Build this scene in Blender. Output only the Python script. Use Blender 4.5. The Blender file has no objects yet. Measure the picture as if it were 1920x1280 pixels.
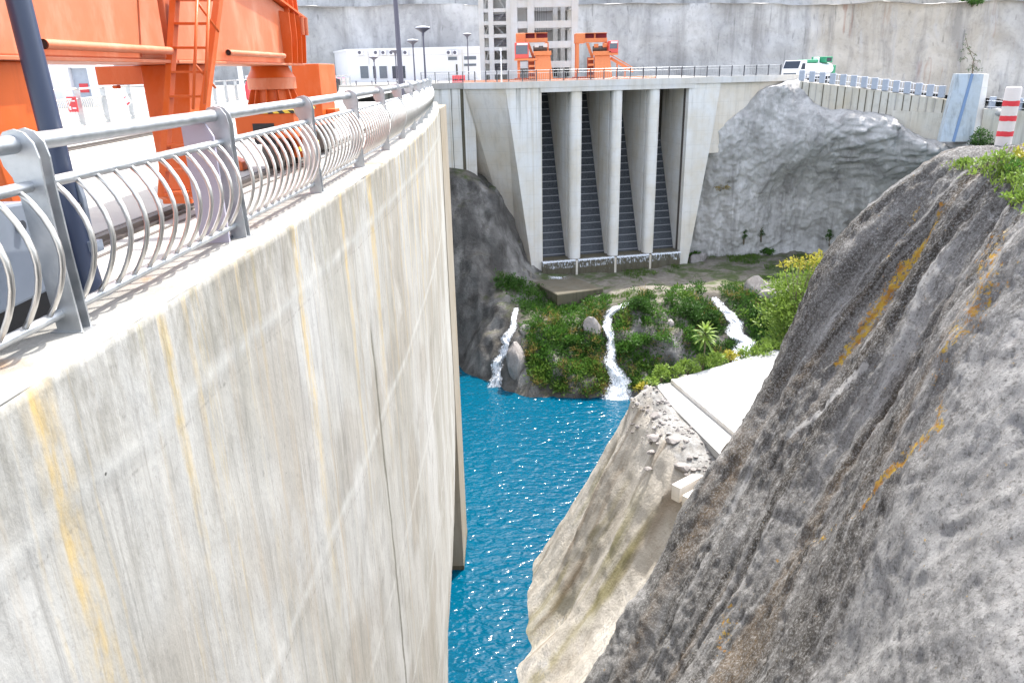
import bpy, math, random
import numpy as np
from mathutils import Vector, Matrix

random.seed(7)
rng = np.random.default_rng(11)
C = bpy.context.scene
COL = C.collection
PI = math.pi

# ------------------------------------------------------------------ camera
CAMH = 1.4
PITCH = math.radians(20.1)
ROLL = math.radians(1.28)
FPX = 1394.0
cam_d = bpy.data.cameras.new('camera')
cam_d.sensor_width = 36.0
cam_d.lens = FPX / 1920 * 36
cam_d.clip_start = 0.05
cam_d.clip_end = 2000
cam = bpy.data.objects.new('camera', cam_d)
COL.objects.link(cam)
_up = Vector((0, math.sin(PITCH), math.cos(PITCH)))
_fw = Vector((0, math.cos(PITCH), -math.sin(PITCH)))
_rt = Vector((1, 0, 0))
_cx = _rt * math.cos(ROLL) - _up * math.sin(ROLL)
_cy = _rt * math.sin(ROLL) + _up * math.cos(ROLL)
_m = Matrix((_cx, _cy, -_fw)).transposed().to_4x4()
_m.translation = Vector((0, 0, CAMH))
cam.matrix_world = _m
C.camera = cam

# ------------------------------------------------------------------ sky, sun, exposure
SUN_EL = math.radians(60)
SUN_AZ = math.radians(31)          # measured from +Y towards +X
w = bpy.data.worlds.new('World')
C.world = w
w.use_nodes = True
wn = w.node_tree
bg = wn.nodes['Background']
sky = wn.nodes.new('ShaderNodeTexSky')
sky.sky_type = 'NISHITA'
sky.sun_disc = False
sky.sun_elevation = SUN_EL
sky.sun_rotation = SUN_AZ
sky.dust_density = 2.5
sky.air_density = 1.0
hs = wn.nodes.new('ShaderNodeHueSaturation')      # thin bright cloud: a paler sky
hs.inputs['Saturation'].default_value = 0.45
wn.links.new(sky.outputs[0], hs.inputs['Color'])
wn.links.new(hs.outputs[0], bg.inputs[0])
bg.inputs[1].default_value = 0.15
sl = bpy.data.lights.new('sun', 'SUN')
sl.energy = 2.0
sl.angle = math.radians(0.5)
sl.color = (1.0, 0.95, 0.87)
so = bpy.data.objects.new('sun', sl)
COL.objects.link(so)
sd = Vector((math.sin(SUN_AZ) * math.cos(SUN_EL), math.cos(SUN_AZ) * math.cos(SUN_EL), math.sin(SUN_EL)))
so.rotation_euler = sd.to_track_quat('Z', 'Y').to_euler()
so.location = (20, 20, 60)
C.view_settings.view_transform = 'Standard'
C.view_settings.look = 'None'
C.view_settings.exposure = 2.05
C.view_settings.gamma = 1.0
C.view_settings.use_curve_mapping = False


# ------------------------------------------------------------------ survey helpers: photo pixel -> point in the place
def ray(u, v):
    r = (u - 960) / FPX
    q = (640 - v) / FPX
    return _fw + _cx * r + _cy * q


def atz(u, v, z):
    d = ray(u, v)
    return Vector((0, 0, CAMH)) + d * ((z - CAMH) / d.z)


def aty(u, v, y):
    d = ray(u, v)
    return Vector((0, 0, CAMH)) + d * (y / d.y)


def atx(u, v, x):
    d = ray(u, v)
    return Vector((0, 0, CAMH)) + d * (x / d.x)


# ------------------------------------------------------------------ numpy noise
def _hash(ix, iy, iz, seed):
    h = (ix * 374761393 + iy * 668265263 + iz * 1274126177 + seed * 974634777) & 0xFFFFFFFF
    h = ((h ^ (h >> 13)) * 1274126177) & 0xFFFFFFFF
    h = h ^ (h >> 16)
    return (h & 0xFFFF) / 32767.5 - 1.0


def vnoise(x, y, z, seed=0):
    x = np.asarray(x, float); y = np.asarray(y, float); z = np.asarray(z, float)
    x, y, z = np.broadcast_arrays(x, y, z)
    ix = np.floor(x).astype(np.int64); iy = np.floor(y).astype(np.int64); iz = np.floor(z).astype(np.int64)
    fx = x - ix; fy = y - iy; fz = z - iz
    fx = fx * fx * (3 - 2 * fx); fy = fy * fy * (3 - 2 * fy); fz = fz * fz * (3 - 2 * fz)
    r = 0
    for a in (0, 1):
        for b in (0, 1):
            for c in (0, 1):
                wgt = (fx if a else 1 - fx) * (fy if b else 1 - fy) * (fz if c else 1 - fz)
                r = r + wgt * _hash(ix + a, iy + b, iz + c, seed)
    return r


def fbm(x, y, z, oct=4, seed=0, gain=0.5):
    r = 0; a = 1.0; f = 1.0
    for i in range(oct):
        r = r + a * vnoise(x * f, y * f, z * f, seed + i * 17)
        a *= gain; f *= 2.03
    return r


def rbf(pts, vals, q, smooth=0.0):
    pts = np.array(pts, float); vals = np.array(vals, float)
    n = len(pts)
    d = np.linalg.norm(pts[:, None] - pts[None], axis=2)
    A = np.zeros((n + 3, n + 3))
    A[:n, :n] = d - smooth * np.eye(n)
    A[:n, n] = 1; A[:n, n + 1:] = pts
    A[n, :n] = 1; A[n + 1:, :n] = pts.T
    sol = np.linalg.solve(A, np.concatenate([vals, np.zeros(3)]))
    out = np.empty(len(q))
    for i in range(0, len(q), 20000):
        qq = q[i:i + 20000]
        dd = np.sqrt(((qq[:, None] - pts[None]) ** 2).sum(2) + 1e-6)
        out[i:i + 20000] = dd @ sol[:n] + sol[n] + qq @ sol[n + 1:]
    return out


# ------------------------------------------------------------------ mesh builder
class MB:
    def __init__(s):
        s.v = []; s.f = []

    def add(s, vs, fs):
        o = len(s.v)
        s.v.extend([tuple(p) for p in vs])
        s.f.extend([tuple(i + o for i in f) for f in fs])
        return s

    def box(s, a, b):
        (x0, y0, z0), (x1, y1, z1) = a, b
        return s.add([(x0, y0, z0), (x1, y0, z0), (x1, y1, z0), (x0, y1, z0), (x0, y0, z1), (x1, y0, z1), (x1, y1, z1), (x0, y1, z1)],
                     [(0, 3, 2, 1), (4, 5, 6, 7), (0, 1, 5, 4), (1, 2, 6, 5), (2, 3, 7, 6), (3, 0, 4, 7)])

    def obox(s, c, ax, ay, az, dx, dy, dz):
        c = Vector(c); ax = Vector(ax).normalized(); ay = Vector(ay).normalized(); az = Vector(az).normalized()
        vs = []
        for k in (-1, 1):
            for (i, j) in ((-1, -1), (1, -1), (1, 1), (-1, 1)):
                vs.append(c + ax * (i * dx / 2) + ay * (j * dy / 2) + az * (k * dz / 2))
        return s.add(vs, [(0, 3, 2, 1), (4, 5, 6, 7), (0, 1, 5, 4), (1, 2, 6, 5), (2, 3, 7, 6), (3, 0, 4, 7)])

    def beam(s, p, q, wd, ht, upv=(0, 0, 1)):
        p = Vector(p); q = Vector(q); d = q - p
        side = d.cross(Vector(upv))
        if side.length < 1e-6:
            side = d.cross(Vector((0, 1, 0)))
        side.normalize(); u2 = side.cross(d).normalized()
        return s.obox((p + q) / 2, d, side, u2, d.length, wd, ht)

    def prism(s, poly, ext):
        ext = Vector(ext); n = len(poly)
        a = [Vector(p) for p in poly]
        vs = a + [p + ext for p in a]
        fs = [tuple(range(n))[::-1], tuple(range(n, 2 * n))]
        fs += [(i, (i + 1) % n, n + (i + 1) % n, n + i) for i in range(n)]
        return s.add(vs, fs)

    def hull8(s, bot, top):
        n = len(bot)
        vs = list(bot) + list(top)
        fs = [tuple(range(n))[::-1], tuple(range(n, 2 * n))]
        fs += [(i, (i + 1) % n, n + (i + 1) % n, n + i) for i in range(n)]
        return s.add(vs, fs)

    def tube(s, pts, r, n=8, caps=True):
        pts = [Vector(p) for p in pts]
        rs = r if isinstance(r, (list, tuple)) else [r] * len(pts)
        vs = []; fs = []
        ref = None
        for i, p in enumerate(pts):
            t = (pts[min(i + 1, len(pts) - 1)] - pts[max(i - 1, 0)]).normalized()
            if ref is None:
                ref = t.orthogonal().normalized()
            a = (ref - t * ref.dot(t)).normalized(); ref = a
            b = t.cross(a)
            for k in range(n):
                th = 2 * PI * k / n
                vs.append(p + (a * math.cos(th) + b * math.sin(th)) * rs[i])
        for i in range(len(pts) - 1):
            for k in range(n):
                fs.append((i * n + k, i * n + (k + 1) % n, (i + 1) * n + (k + 1) % n, (i + 1) * n + k))
        if caps:
            fs.append(tuple(range(n))[::-1])
            fs.append(tuple(range((len(pts) - 1) * n, len(pts) * n)))
        return s.add(vs, fs)

    def lathe(s, c, prof, n=20):
        c = Vector(c)
        vs = []; fs = []
        for (r, z) in prof:
            for k in range(n):
                th = 2 * PI * k / n
                vs.append(c + Vector((r * math.cos(th), r * math.sin(th), z)))
        for i in range(len(prof) - 1):
            for k in range(n):
                fs.append((i * n + k, i * n + (k + 1) % n, (i + 1) * n + (k + 1) % n, (i + 1) * n + k))
        fs.append(tuple(range(n))[::-1]); fs.append(tuple(range((len(prof) - 1) * n, len(prof) * n)))
        return s.add(vs, fs)

    def build(s, name, m, parent=None, smooth=False, bevel=0.0, local=False, auto=None):
        me = bpy.data.meshes.new(name)
        off = Vector((0, 0, 0))
        if parent is not None and not local:
            p = parent
            while p is not None:
                off = off + p.location
                p = p.parent
        if off.length > 0:
            vs = [(x - off.x, y - off.y, z - off.z) for (x, y, z) in s.v]
        else:
            vs = s.v
        me.from_pydata(vs, [], s.f)
        me.update()
        if m is not None:
            me.materials.append(m)
        if smooth:
            me.polygons.foreach_set('use_smooth', [True] * len(me.polygons))
            if auto:
                me.set_sharp_from_angle(angle=auto)
        o = bpy.data.objects.new(name, me)
        COL.objects.link(o)
        if parent is not None:
            o.parent = parent
        if bevel > 0:
            b = o.modifiers.new('bevel', 'BEVEL')
            b.width = bevel; b.segments = 2; b.limit_method = 'ANGLE'
        return o


def tag(o, label=None, cat=None, group=None, kind=None):
    if label: o['label'] = label
    if cat: o['category'] = cat
    if group: o['group'] = group
    if kind: o['kind'] = kind
    return o


def thing(name, loc, label, cat, group=None, rz=0):
    o = bpy.data.objects.new(name, None)
    o.empty_display_size = 0.3
    COL.objects.link(o)
    o.location = loc
    o.rotation_euler = (0, 0, rz)
    return tag(o, label, cat, group)


def children_of(o):
    return [c for c in COL.objects if c.parent == o]


def dup(o, parent=None):
    c = o.copy()
    COL.objects.link(c)
    c.parent = parent
    for ch in children_of(o):
        dup(ch, c)
    return c


def grid_mesh(name, P, m, smooth=True, parent=None):
    """P: array (nu, nv, 3)"""
    nu, nv, _ = P.shape
    me = bpy.data.meshes.new(name)
    idx = np.arange(nu * nv).reshape(nu, nv)
    q = np.stack([idx[:-1, :-1], idx[1:, :-1], idx[1:, 1:], idx[:-1, 1:]], -1).reshape(-1, 4)
    me.vertices.add(nu * nv)
    me.vertices.foreach_set('co', P.reshape(-1).astype(np.float32))
    me.loops.add(q.size)
    me.loops.foreach_set('vertex_index', q.reshape(-1).astype(np.int32))
    me.polygons.add(len(q))
    me.polygons.foreach_set('loop_start', (np.arange(len(q)) * 4).astype(np.int32))
    me.polygons.foreach_set('loop_total', np.full(len(q), 4, np.int32))
    me.polygons.foreach_set('use_smooth', np.full(len(q), smooth))
    me.update(calc_edges=True)
    me.validate()
    if m: me.materials.append(m)
    o = bpy.data.objects.new(name, me)
    COL.objects.link(o)
    if parent: o.parent = parent
    return o


def grid_normals(P):
    du = np.gradient(P, axis=0); dv = np.gradient(P, axis=1)
    n = np.cross(du, dv)
    return n / (np.linalg.norm(n, axis=2, keepdims=True) + 1e-9)


# ------------------------------------------------------------------ materials
class N:
    """tiny node-graph helper"""
    def __init__(s, name):
        s.m = bpy.data.materials.new(name)
        s.m.use_nodes = True
        s.t = s.m.node_tree
        s.b = s.t.nodes['Principled BSDF']
        s.tc = s.t.nodes.new('ShaderNodeTexCoord')

    def val(s, x):
        return x

    def link(s, a, b):
        if hasattr(a, 'bl_idname') or hasattr(a, 'is_output'):
            s.t.links.new(a, b)
        else:
            b.default_value = a

    def coord(s, scale=(1, 1, 1), loc=(0, 0, 0), rot=(0, 0, 0), src='Object'):
        mp = s.t.nodes.new('ShaderNodeMapping')
        mp.inputs['Scale'].default_value = scale
        mp.inputs['Location'].default_value = loc
        mp.inputs['Rotation'].default_value = rot
        s.t.links.new(s.tc.outputs[src], mp.inputs[0])
        return mp.outputs[0]

    def noise(s, vec, scale=1, detail=4, rough=0.55, dist=0.0):
        n = s.t.nodes.new('ShaderNodeTexNoise')
        n.inputs['Scale'].default_value = scale
        n.inputs['Detail'].default_value = detail
        n.inputs['Roughness'].default_value = rough
        n.inputs['Distortion'].default_value = dist
        if vec is not None: s.t.links.new(vec, n.inputs['Vector'])
        return n.outputs[0]

    def voro(s, vec, scale=1, feature='F1', out=0):
        n = s.t.nodes.new('ShaderNodeTexVoronoi')
        n.feature = feature
        n.inputs['Scale'].default_value = scale
        s.t.links.new(vec, n.inputs['Vector'])
        return n.outputs[out]

    def ramp(s, fac, stops, interp='LINEAR'):
        n = s.t.nodes.new('ShaderNodeValToRGB')
        n.color_ramp.interpolation = interp
        els = n.color_ramp.elements
        while len(els) < len(stops): els.new(0.5)
        for e, (p, c) in zip(els, stops):
            e.position = p
            e.color = c if len(c) == 4 else (*c, 1)
        s.t.links.new(fac, n.inputs[0])
        return n.outputs[0]

    def gray(s, fac, a, b, va=0.0, vb=1.0):
        n = s.t.nodes.new('ShaderNodeMapRange')
        n.clamp = True
        n.inputs[1].default_value = a; n.inputs[2].default_value = b
        n.inputs[3].default_value = va; n.inputs[4].default_value = vb
        s.t.links.new(fac, n.inputs[0])
        return n.outputs[0]

    def math(s, op, a, b=None, c=None):
        n = s.t.nodes.new('ShaderNodeMath')
        n.operation = op
        s.link(a, n.inputs[0])
        if b is not None: s.link(b, n.inputs[1])
        if c is not None: s.link(c, n.inputs[2])
        return n.outputs[0]

    def mix(s, fac, a, b, mode='MIX'):
        n = s.t.nodes.new('ShaderNodeMix')
        n.data_type = 'RGBA'; n.blend_type = mode
        s.link(fac, n.inputs[0])
        for x, i in ((a, 6), (b, 7)):
            if hasattr(x, 'is_output'): s.t.links.new(x, n.inputs[i])
            else: n.inputs[i].default_value = x if len(x) == 4 else (*x, 1)
        return n.outputs[2]

    def sep(s, vec):
        n = s.t.nodes.new('ShaderNodeSeparateXYZ')
        s.t.links.new(vec, n.inputs[0])
        return n.outputs

    def bump(s, h, strength=0.3, dist=0.02, prev=None):
        n = s.t.nodes.new('ShaderNodeBump')
        n.inputs['Strength'].default_value = strength
        n.inputs['Distance'].default_value = dist
        s.t.links.new(h, n.inputs['Height'])
        if prev is not None: s.t.links.new(prev, n.inputs['Normal'])
        return n.outputs[0]

    def out(s, color=None, rough=0.8, metal=0.0, normal=None, spec=0.5, **kw):
        if color is not None:
            if hasattr(color, 'is_output'): s.t.links.new(color, s.b.inputs['Base Color'])
            else: s.b.inputs['Base Color'].default_value = color if len(color) == 4 else (*color, 1)
        s.link(rough, s.b.inputs['Roughness'])
        s.link(metal, s.b.inputs['Metallic'])
        s.b.inputs['Specular IOR Level'].default_value = spec
        if normal is not None: s.t.links.new(normal, s.b.inputs['Normal'])
        for k, v in kw.items():
            s.link(v, s.b.inputs[k])
        return s.m


def simple(name, col, rough=0.6, metal=0.0, var=0.12, scale=6, bump=0.0, spec=0.5):
    n = N(name)
    f = n.noise(n.coord(), scale, 5, 0.6)
    c = n.mix(f, tuple(x * (1 - var) for x in col), tuple(min(1, x * (1 + var)) for x in col))
    nm = n.bump(n.noise(n.coord(), scale * 6, 4), bump, 0.01) if bump else None
    return n.out(c, rough, metal, nm, spec)


M = {}


def mat_concrete(name, base, stain=0.5, streak=True, warm=(1.03, 1.0, 0.93), bumps=0.35, lifts=0.0, big=0.35, joint_off=0.0, runs=None):
    n = N(name)
    c1 = tuple(b * 1.0 for b in base)
    dark = tuple(b * 0.52 * k for b, k in zip(base, warm))
    tan = tuple(b * 0.86 * k for b, k in zip(base, (1.05, 0.97, 0.84)))
    col = n.mix(n.gray(n.noise(n.coord(), big, 5, 0.6), 0.35, 0.7), c1, tan)
    if streak:
        st = n.noise(n.coord((1.3, 1.3, 0.07)), 1.6, 6, 0.62)
        col = n.mix(n.gray(st, 0.5, 0.72, 0, stain), col, dark)
        st2 = n.noise(n.coord((3, 3, 0.12), (5, 2, 1)), 2.2, 5, 0.6)
        col = n.mix(n.gray(st2, 0.55, 0.75, 0, stain * 0.6), col, tuple(min(1, b * 1.2) for b in base))
    blo = n.noise(n.coord(loc=(3, 7, 2)), 1.1, 7, 0.65)
    col = n.mix(n.gray(blo, 0.52, 0.75, 0, stain * 0.7), col, dark)
    if runs:
        zr = n.sep(n.tc.outputs['Object'])[2]
        r1 = n.noise(n.coord((1.0, 0.3, 0.03), (2, 0, 0)), 1.9, 5, 0.7)
        rm = n.math('MULTIPLY', n.gray(r1, 0.54, 0.66, 0, 0.85), n.gray(zr, runs[0], runs[1]))
        col = n.mix(rm, col, (0.16, 0.155, 0.125))
        r2 = n.noise(n.coord((1.0, 0.3, 0.01), (9, 0, 0)), 1.1, 3, 0.6)
        col = n.mix(n.gray(r2, 0.62, 0.68, 0, 0.35), col, (0.45, 0.36, 0.22))
    h = n.noise(n.coord(), 9, 6, 0.65)
    nm = n.bump(h, bumps, 0.02)
    if lifts > 0:
        z = n.sep(n.tc.outputs['Object'])[2]
        fr = n.math('FRACT', n.math('DIVIDE', n.math('ADD', z, joint_off + 100 * lifts), lifts))
        ln = n.gray(fr, 0.0, 0.03, 1, 0)
        col = n.mix(n.math('MULTIPLY', ln, 0.45), col, dark)
    return n.out(col, 0.9, 0, nm, 0.25)


M['concrete'] = mat_concrete('concrete', (0.44, 0.43, 0.42), 0.4, lifts=1.5)
M['concrete_pale'] = mat_concrete('concrete_pale', (0.66, 0.655, 0.65), 0.35, lifts=1.5)
M['intake_concrete'] = mat_concrete('intake_concrete', (0.76, 0.755, 0.745), 0.28, lifts=1.5, runs=(13.0, 19.0))
M['concrete_warm'] = mat_concrete('concrete_warm', (0.74, 0.70, 0.645), 0.35, lifts=1.5)
M['concrete_wet'] = mat_concrete('concrete_wet', (0.13, 0.12, 0.09), 0.8)
M['concrete_retain'] = mat_concrete('concrete_retain', (0.58, 0.56, 0.51), 0.75)
M['concrete_deck'] = mat_concrete('concrete_deck', (0.40, 0.40, 0.395), 0.45, streak=False, big=0.12)
M['concrete_grey'] = mat_concrete('concrete_grey', (0.56, 0.57, 0.59), 0.25, warm=(1, 1, 1))
M['concrete_blue'] = mat_concrete('concrete_blue', (0.40, 0.46, 0.52), 0.75)
M['white_paint'] = simple('white_paint', (0.74, 0.74, 0.77), 0.6, var=0.05)
M['white_bollard'] = simple('white_bollard', (0.60, 0.56, 0.54), 0.6, var=0.12, bump=0.2)
M['red_paint'] = simple('red_paint', (0.60, 0.03, 0.045), 0.6, var=0.2)
M['dark_glass'] = simple('dark_glass', (0.02, 0.03, 0.05), 0.12, var=0.2)
M['grey_glass'] = simple('grey_glass', (0.12, 0.14, 0.17), 0.2, var=0.2)
M['black'] = simple('black', (0.012, 0.012, 0.014), 0.6)
M['dark_metal'] = simple('dark_metal', (0.06, 0.065, 0.08), 0.4, 0.3)
M['pole_paint'] = simple('pole_paint', (0.03, 0.045, 0.09), 0.35, 0.0, spec=0.6)
M['pole_far'] = simple('pole_far', (0.10, 0.095, 0.13), 0.5)
M['red_plastic'] = simple('red_plastic', (0.6, 0.05, 0.06), 0.5)
M['pink_plastic'] = simple('pink_plastic', (0.75, 0.18, 0.35), 0.5)
M['yellow_paint'] = simple('yellow_paint', (0.75, 0.50, 0.05), 0.5)
M['green_paint'] = simple('green_paint', (0.02, 0.24, 0.12), 0.5)
M['filler_board'] = simple('filler_board', (0.40, 0.38, 0.45), 0.8, var=0.02, scale=1)
M['grey_machine'] = simple('grey_machine', (0.20, 0.23, 0.28), 0.5, 0.1, var=0.25, scale=3)
M['rust_steel'] = simple('rust_steel', (0.10, 0.085, 0.075), 0.7, 0.2, var=0.6, scale=4, bump=0.3)
M['galv_blue'] = simple('galv_blue', (0.38, 0.42, 0.49), 0.6, var=0.2)


def mat_orange(name, c0, c1, chalk, dirt):
    n = N(name)
    f = n.noise(n.coord((1, 1, 0.35)), 0.9, 5, 0.6)
    c = n.mix(n.gray(f, 0.3, 0.75), c0, c1)
    sc = n.noise(n.coord((1, 1, 0.4)), 3, 6, 0.7)
    c = n.mix(n.gray(sc, 0.48, 0.68, 0, 0.7), c, chalk)
    d = n.noise(n.coord((2, 2, 0.2), (2, 1, 0)), 3, 5, 0.6)
    c = n.mix(n.gray(d, 0.58, 0.78, 0, 0.35), c, dirt)
    ru = n.noise(n.coord(loc=(4, 4, 1)), 7, 7, 0.78)
    c = n.mix(n.gray(ru, 0.64, 0.70, 0, 0.8), c, (0.13, 0.05, 0.025))
    nm = n.bump(n.noise(n.coord(), 2.2, 3), 0.25, 0.03)
    return n.out(c, n.gray(sc, 0.4, 0.7, 0.38, 0.62), 0, nm, 0.35)


M['orange_sunlit_faded'] = mat_orange('orange_sunlit_faded', (0.52, 0.135, 0.055), (0.56, 0.175, 0.085), (0.60, 0.27, 0.17), (0.42, 0.12, 0.06))  # paler copy for sunny-side parts: fading and sunlight both put into the colour
M['orange'] = mat_orange('orange_shaded', (0.55, 0.09, 0.010), (0.60, 0.115, 0.02), (0.62, 0.16, 0.06), (0.25, 0.05, 0.015))  # deeper copy matched to the crane's shaded parts, shade put into the colour
M['orange_far'] = simple('orange_far', (0.66, 0.20, 0.07), 0.5, var=0.15)


def mat_galv():
    n = N('galvanised_steel')
    f = n.voro(n.coord(), 16)
    g = n.noise(n.coord(), 5, 6, 0.65)
    c = n.mix(n.gray(g, 0.3, 0.7), (0.42, 0.44, 0.46), (0.60, 0.61, 0.62))
    c = n.mix(n.gray(f, 0.0, 0.8, 0, 0.18), c, (0.30, 0.32, 0.35))
    r = n.gray(g, 0.3, 0.7, 0.28, 0.5)
    return n.out(c, r, 0.85, n.bump(n.noise(n.coord(), 30, 3), 0.08, 0.01))


M['galv'] = mat_galv()


def mat_stainless():
    n = N('steel_tube')
    g = n.noise(n.coord(), 8, 5, 0.6)
    c = n.mix(n.gray(g, 0.35, 0.7), (0.62, 0.60, 0.57), (0.72, 0.70, 0.67))
    return n.out(c, 0.3, 0.9)


M['tube'] = mat_stainless()


def mat_damwall():
    n = N('dam_concrete')
    obj = n.tc.outputs['Object']
    xyz = n.sep(obj)
    y, z = xyz[1], xyz[2]
    base = (0.305, 0.293, 0.258)
    light = (0.42, 0.415, 0.395)
    dark = (0.125, 0.118, 0.105)
    big = n.noise(n.coord((1, 0.5, 0.16)), 1.1, 4, 0.6)
    col = n.mix(n.gray(big, 0.36, 0.62), base, light)
    # patches poured separately
    pat = n.noise(n.coord((1, 0.32, 0.22), (0, 9, 4)), 1.6, 1, 0.4)
    col = n.mix(n.gray(pat, 0.53, 0.60, 0, 0.5), col, (0.27, 0.245, 0.205))
    # long thin vertical run-off streaks
    s1 = n.noise(n.coord((1, 5.5, 0.12)), 2.0, 7, 0.68)
    col = n.mix(n.gray(s1, 0.53, 0.74, 0, 0.6), col, dark)
    s2 = n.noise(n.coord((1, 13, 0.22), (0, 3, 1)), 2.0, 6, 0.65)
    col = n.mix(n.gray(s2, 0.55, 0.72, 0, 0.4), col, (0.50, 0.49, 0.46))
    mt = n.noise(n.coord((1, 0.9, 0.5), (1, 6, 2)), 1.5, 7, 0.7, 0.6)
    col = n.mix(n.gray(mt, 0.52, 0.70, 0, 0.5), col, (0.20, 0.19, 0.165))
    mt2 = n.noise(n.coord((1, 0.8, 0.45), (8, 2, 5)), 0.9, 6, 0.68, 0.8)
    col = n.mix(n.gray(mt2, 0.54, 0.66, 0, 0.45), col, (0.46, 0.455, 0.435))
    s3 = n.noise(n.coord((1, 3.2, 0.05), (0, 13, 1)), 2.0, 5, 0.6)
    col = n.mix(n.gray(s3, 0.56, 0.7, 0, 0.4), col, (0.38, 0.30, 0.20))
    # fine dirt
    d = n.noise(n.coord((1, 1, 0.5)), 22, 6, 0.72)
    col = n.mix(n.gray(d, 0.55, 0.75, 0, 0.45), col, dark)
    # rust and algae runs from the coping
    top = n.gray(z, -5.5, -0.1, 0.0, 1.0)
    ru = n.noise(n.coord((0.01, 1.0, 0.012), (0, 3.3, 0)), 1.7, 4, 0.7)
    wob = n.noise(n.coord((1, 3, 1)), 4, 4, 0.6)
    rf = n.math('MULTIPLY', n.gray(ru, 0.535, 0.60, 0, 1), n.math('MULTIPLY', top, n.gray(wob, 0.3, 0.65)))
    col = n.mix(n.math('MULTIPLY', rf, 0.75), col, (0.52, 0.36, 0.11))
    ru2 = n.noise(n.coord((0.01, 1.9, 0.02), (0, 8.7, 0)), 2.1, 4, 0.7)
    rf2 = n.math('MULTIPLY', n.gray(ru2, 0.57, 0.64, 0, 1), n.math('MULTIPLY', n.gray(z, -1.6, -0.1), n.gray(wob, 0.35, 0.6)))
    col = n.mix(n.math('MULTIPLY', rf2, 0.7), col, (0.27, 0.25, 0.12))
    # dark grime just under the coping
    gr = n.noise(n.coord((1, 2.5, 0.9), (0, 1, 3)), 2.5, 6, 0.7)
    gf = n.math('MULTIPLY', n.gray(z, -1.0, -0.05), n.gray(gr, 0.42, 0.68))
    col = n.mix(n.math('MULTIPLY', gf, 0.75), col, (0.15, 0.14, 0.11))
    # lift joints
    wz = n.math('ADD', z, n.math('MULTIPLY', n.noise(n.coord((1, 1, 0.3)), 1.3, 4), 0.12))
    fr = n.math('FRACT', n.math('DIVIDE', n.math('ADD', wz, 300.75), 3.0))
    l1 = n.gray(n.math('ABSOLUTE', n.math('SUBTRACT', fr, 0.04)), 0.0, 0.035, 1, 0)
    col = n.mix(n.math('MULTIPLY', l1, n.gray(gr, 0.36, 0.62, 0.05, 0.65)), col, (0.50, 0.495, 0.47))
    l2 = n.gray(n.math('ABSOLUTE', n.math('SUBTRACT', fr, 0.985)), 0.0, 0.007, 1, 0)
    col = n.mix(n.math('MULTIPLY', l2, n.gray(d, 0.45, 0.65, 0, 0.5)), col, dark)
    # vertical contraction joint with dark mineral crust
    yj = n.math('ADD', y, n.math('MULTIPLY', n.noise(n.coord((1, 1, 0.8)), 2.0, 3), 0.10))
    j = n.gray(n.math('ABSOLUTE', n.math('SUBTRACT', n.math('ADD', yj, n.math('MULTIPLY', z, 0.045)), -4.27)), 0.0, 0.10, 1, 0)
    jj = n.math('MULTIPLY', j, n.math('MULTIPLY', n.gray(d, 0.3, 0.5, 0.5, 1), n.gray(z, -2.0, -2.25)))
    col = n.mix(jj, col, (0.10, 0.095, 0.07))
    j2 = n.gray(n.math('ABSOLUTE', n.math('SUBTRACT', yj, 5.6)), 0.0, 0.05, 1, 0)
    col = n.mix(n.math('MULTIPLY', j2, n.gray(d, 0.3, 0.55, 0, 0.6)), col, (0.16, 0.15, 0.12))
    # air holes
    vo = n.voro(n.coord(), 3.2)
    hole = n.gray(vo, 0.03, 0.045, 1, 0)
    col = n.mix(n.math('MULTIPLY', hole, n.gray(gr, 0.5, 0.6)), col, (0.08, 0.08, 0.07))
    nm = n.bump(n.noise(n.coord((1, 1, 0.6)), 14, 7, 0.7), 0.35, 0.02)
    nm = n.bump(n.noise(n.coord((1, 3, 0.3)), 1.2, 4), 0.25, 0.05, nm)
    return n.out(col, 0.92, 0, nm, 0.2)


M['dam'] = mat_damwall()


def mat_coping():
    n = N('coping_concrete')
    b = n.noise(n.coord(), 1.3, 6, 0.65)
    col = n.mix(n.gray(b, 0.35, 0.65), (0.235, 0.23, 0.215), (0.335, 0.33, 0.31))
    r = n.noise(n.coord((1, 0.6, 1), (4, 3, 0)), 1.9, 5, 0.65)
    col = n.mix(n.gray(r, 0.58, 0.7, 0, 0.65), col, (0.30, 0.17, 0.085))
    d = n.noise(n.coord(), 9, 7, 0.72)
    col = n.mix(n.gray(d, 0.56, 0.75, 0, 0.6), col, (0.12, 0.11, 0.09))
    nm = n.bump(n.noise(n.coord(), 16, 6, 0.7), 0.4, 0.02)
    return n.out(col, 0.92, 0, nm, 0.2)


M['coping'] = mat_coping()


def mat_rock(name, c0, c1, c2, scale=1.0, streak=0.5, bump=0.6, fine=8.0, stretch=(1, 1, 0.12), moss=None):
    n = N(name)
    a = n.noise(n.coord(), 0.35 * scale, 6, 0.62, 0.5)
    col = n.mix(n.gray(a, 0.36, 0.64), c0, c1)
    s = n.noise(n.coord(stretch), 0.9 * scale, 6, 0.65, 0.6)
    col = n.mix(n.gray(s, 0.5, 0.68, 0, streak), col, c2)
    s2 = n.noise(n.coord(stretch, (7, 3, 1)), 1.7 * scale, 6, 0.65, 0.3)
    col = n.mix(n.gray(s2, 0.54, 0.7, 0, streak * 0.7), col, tuple(min(1, k * 1.45) for k in c1))
    d = n.noise(n.coord(), fine, 6, 0.7)
    col = n.mix(n.gray(d, 0.5, 0.75, 0, 0.45), col, c2)
    if moss:
        mo = n.noise(n.coord((1, 1, 0.25), (2, 9, 0)), 1.1 * scale, 5, 0.65)
        col = n.mix(n.gray(mo, 0.6, 0.68, 0, 0.8), col, moss)
    nm = n.bump(n.noise(n.coord(), fine, 7, 0.7), bump, 0.12 / max(scale, .3))
    return n.out(col, 0.93, 0, nm, 0.2)


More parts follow.
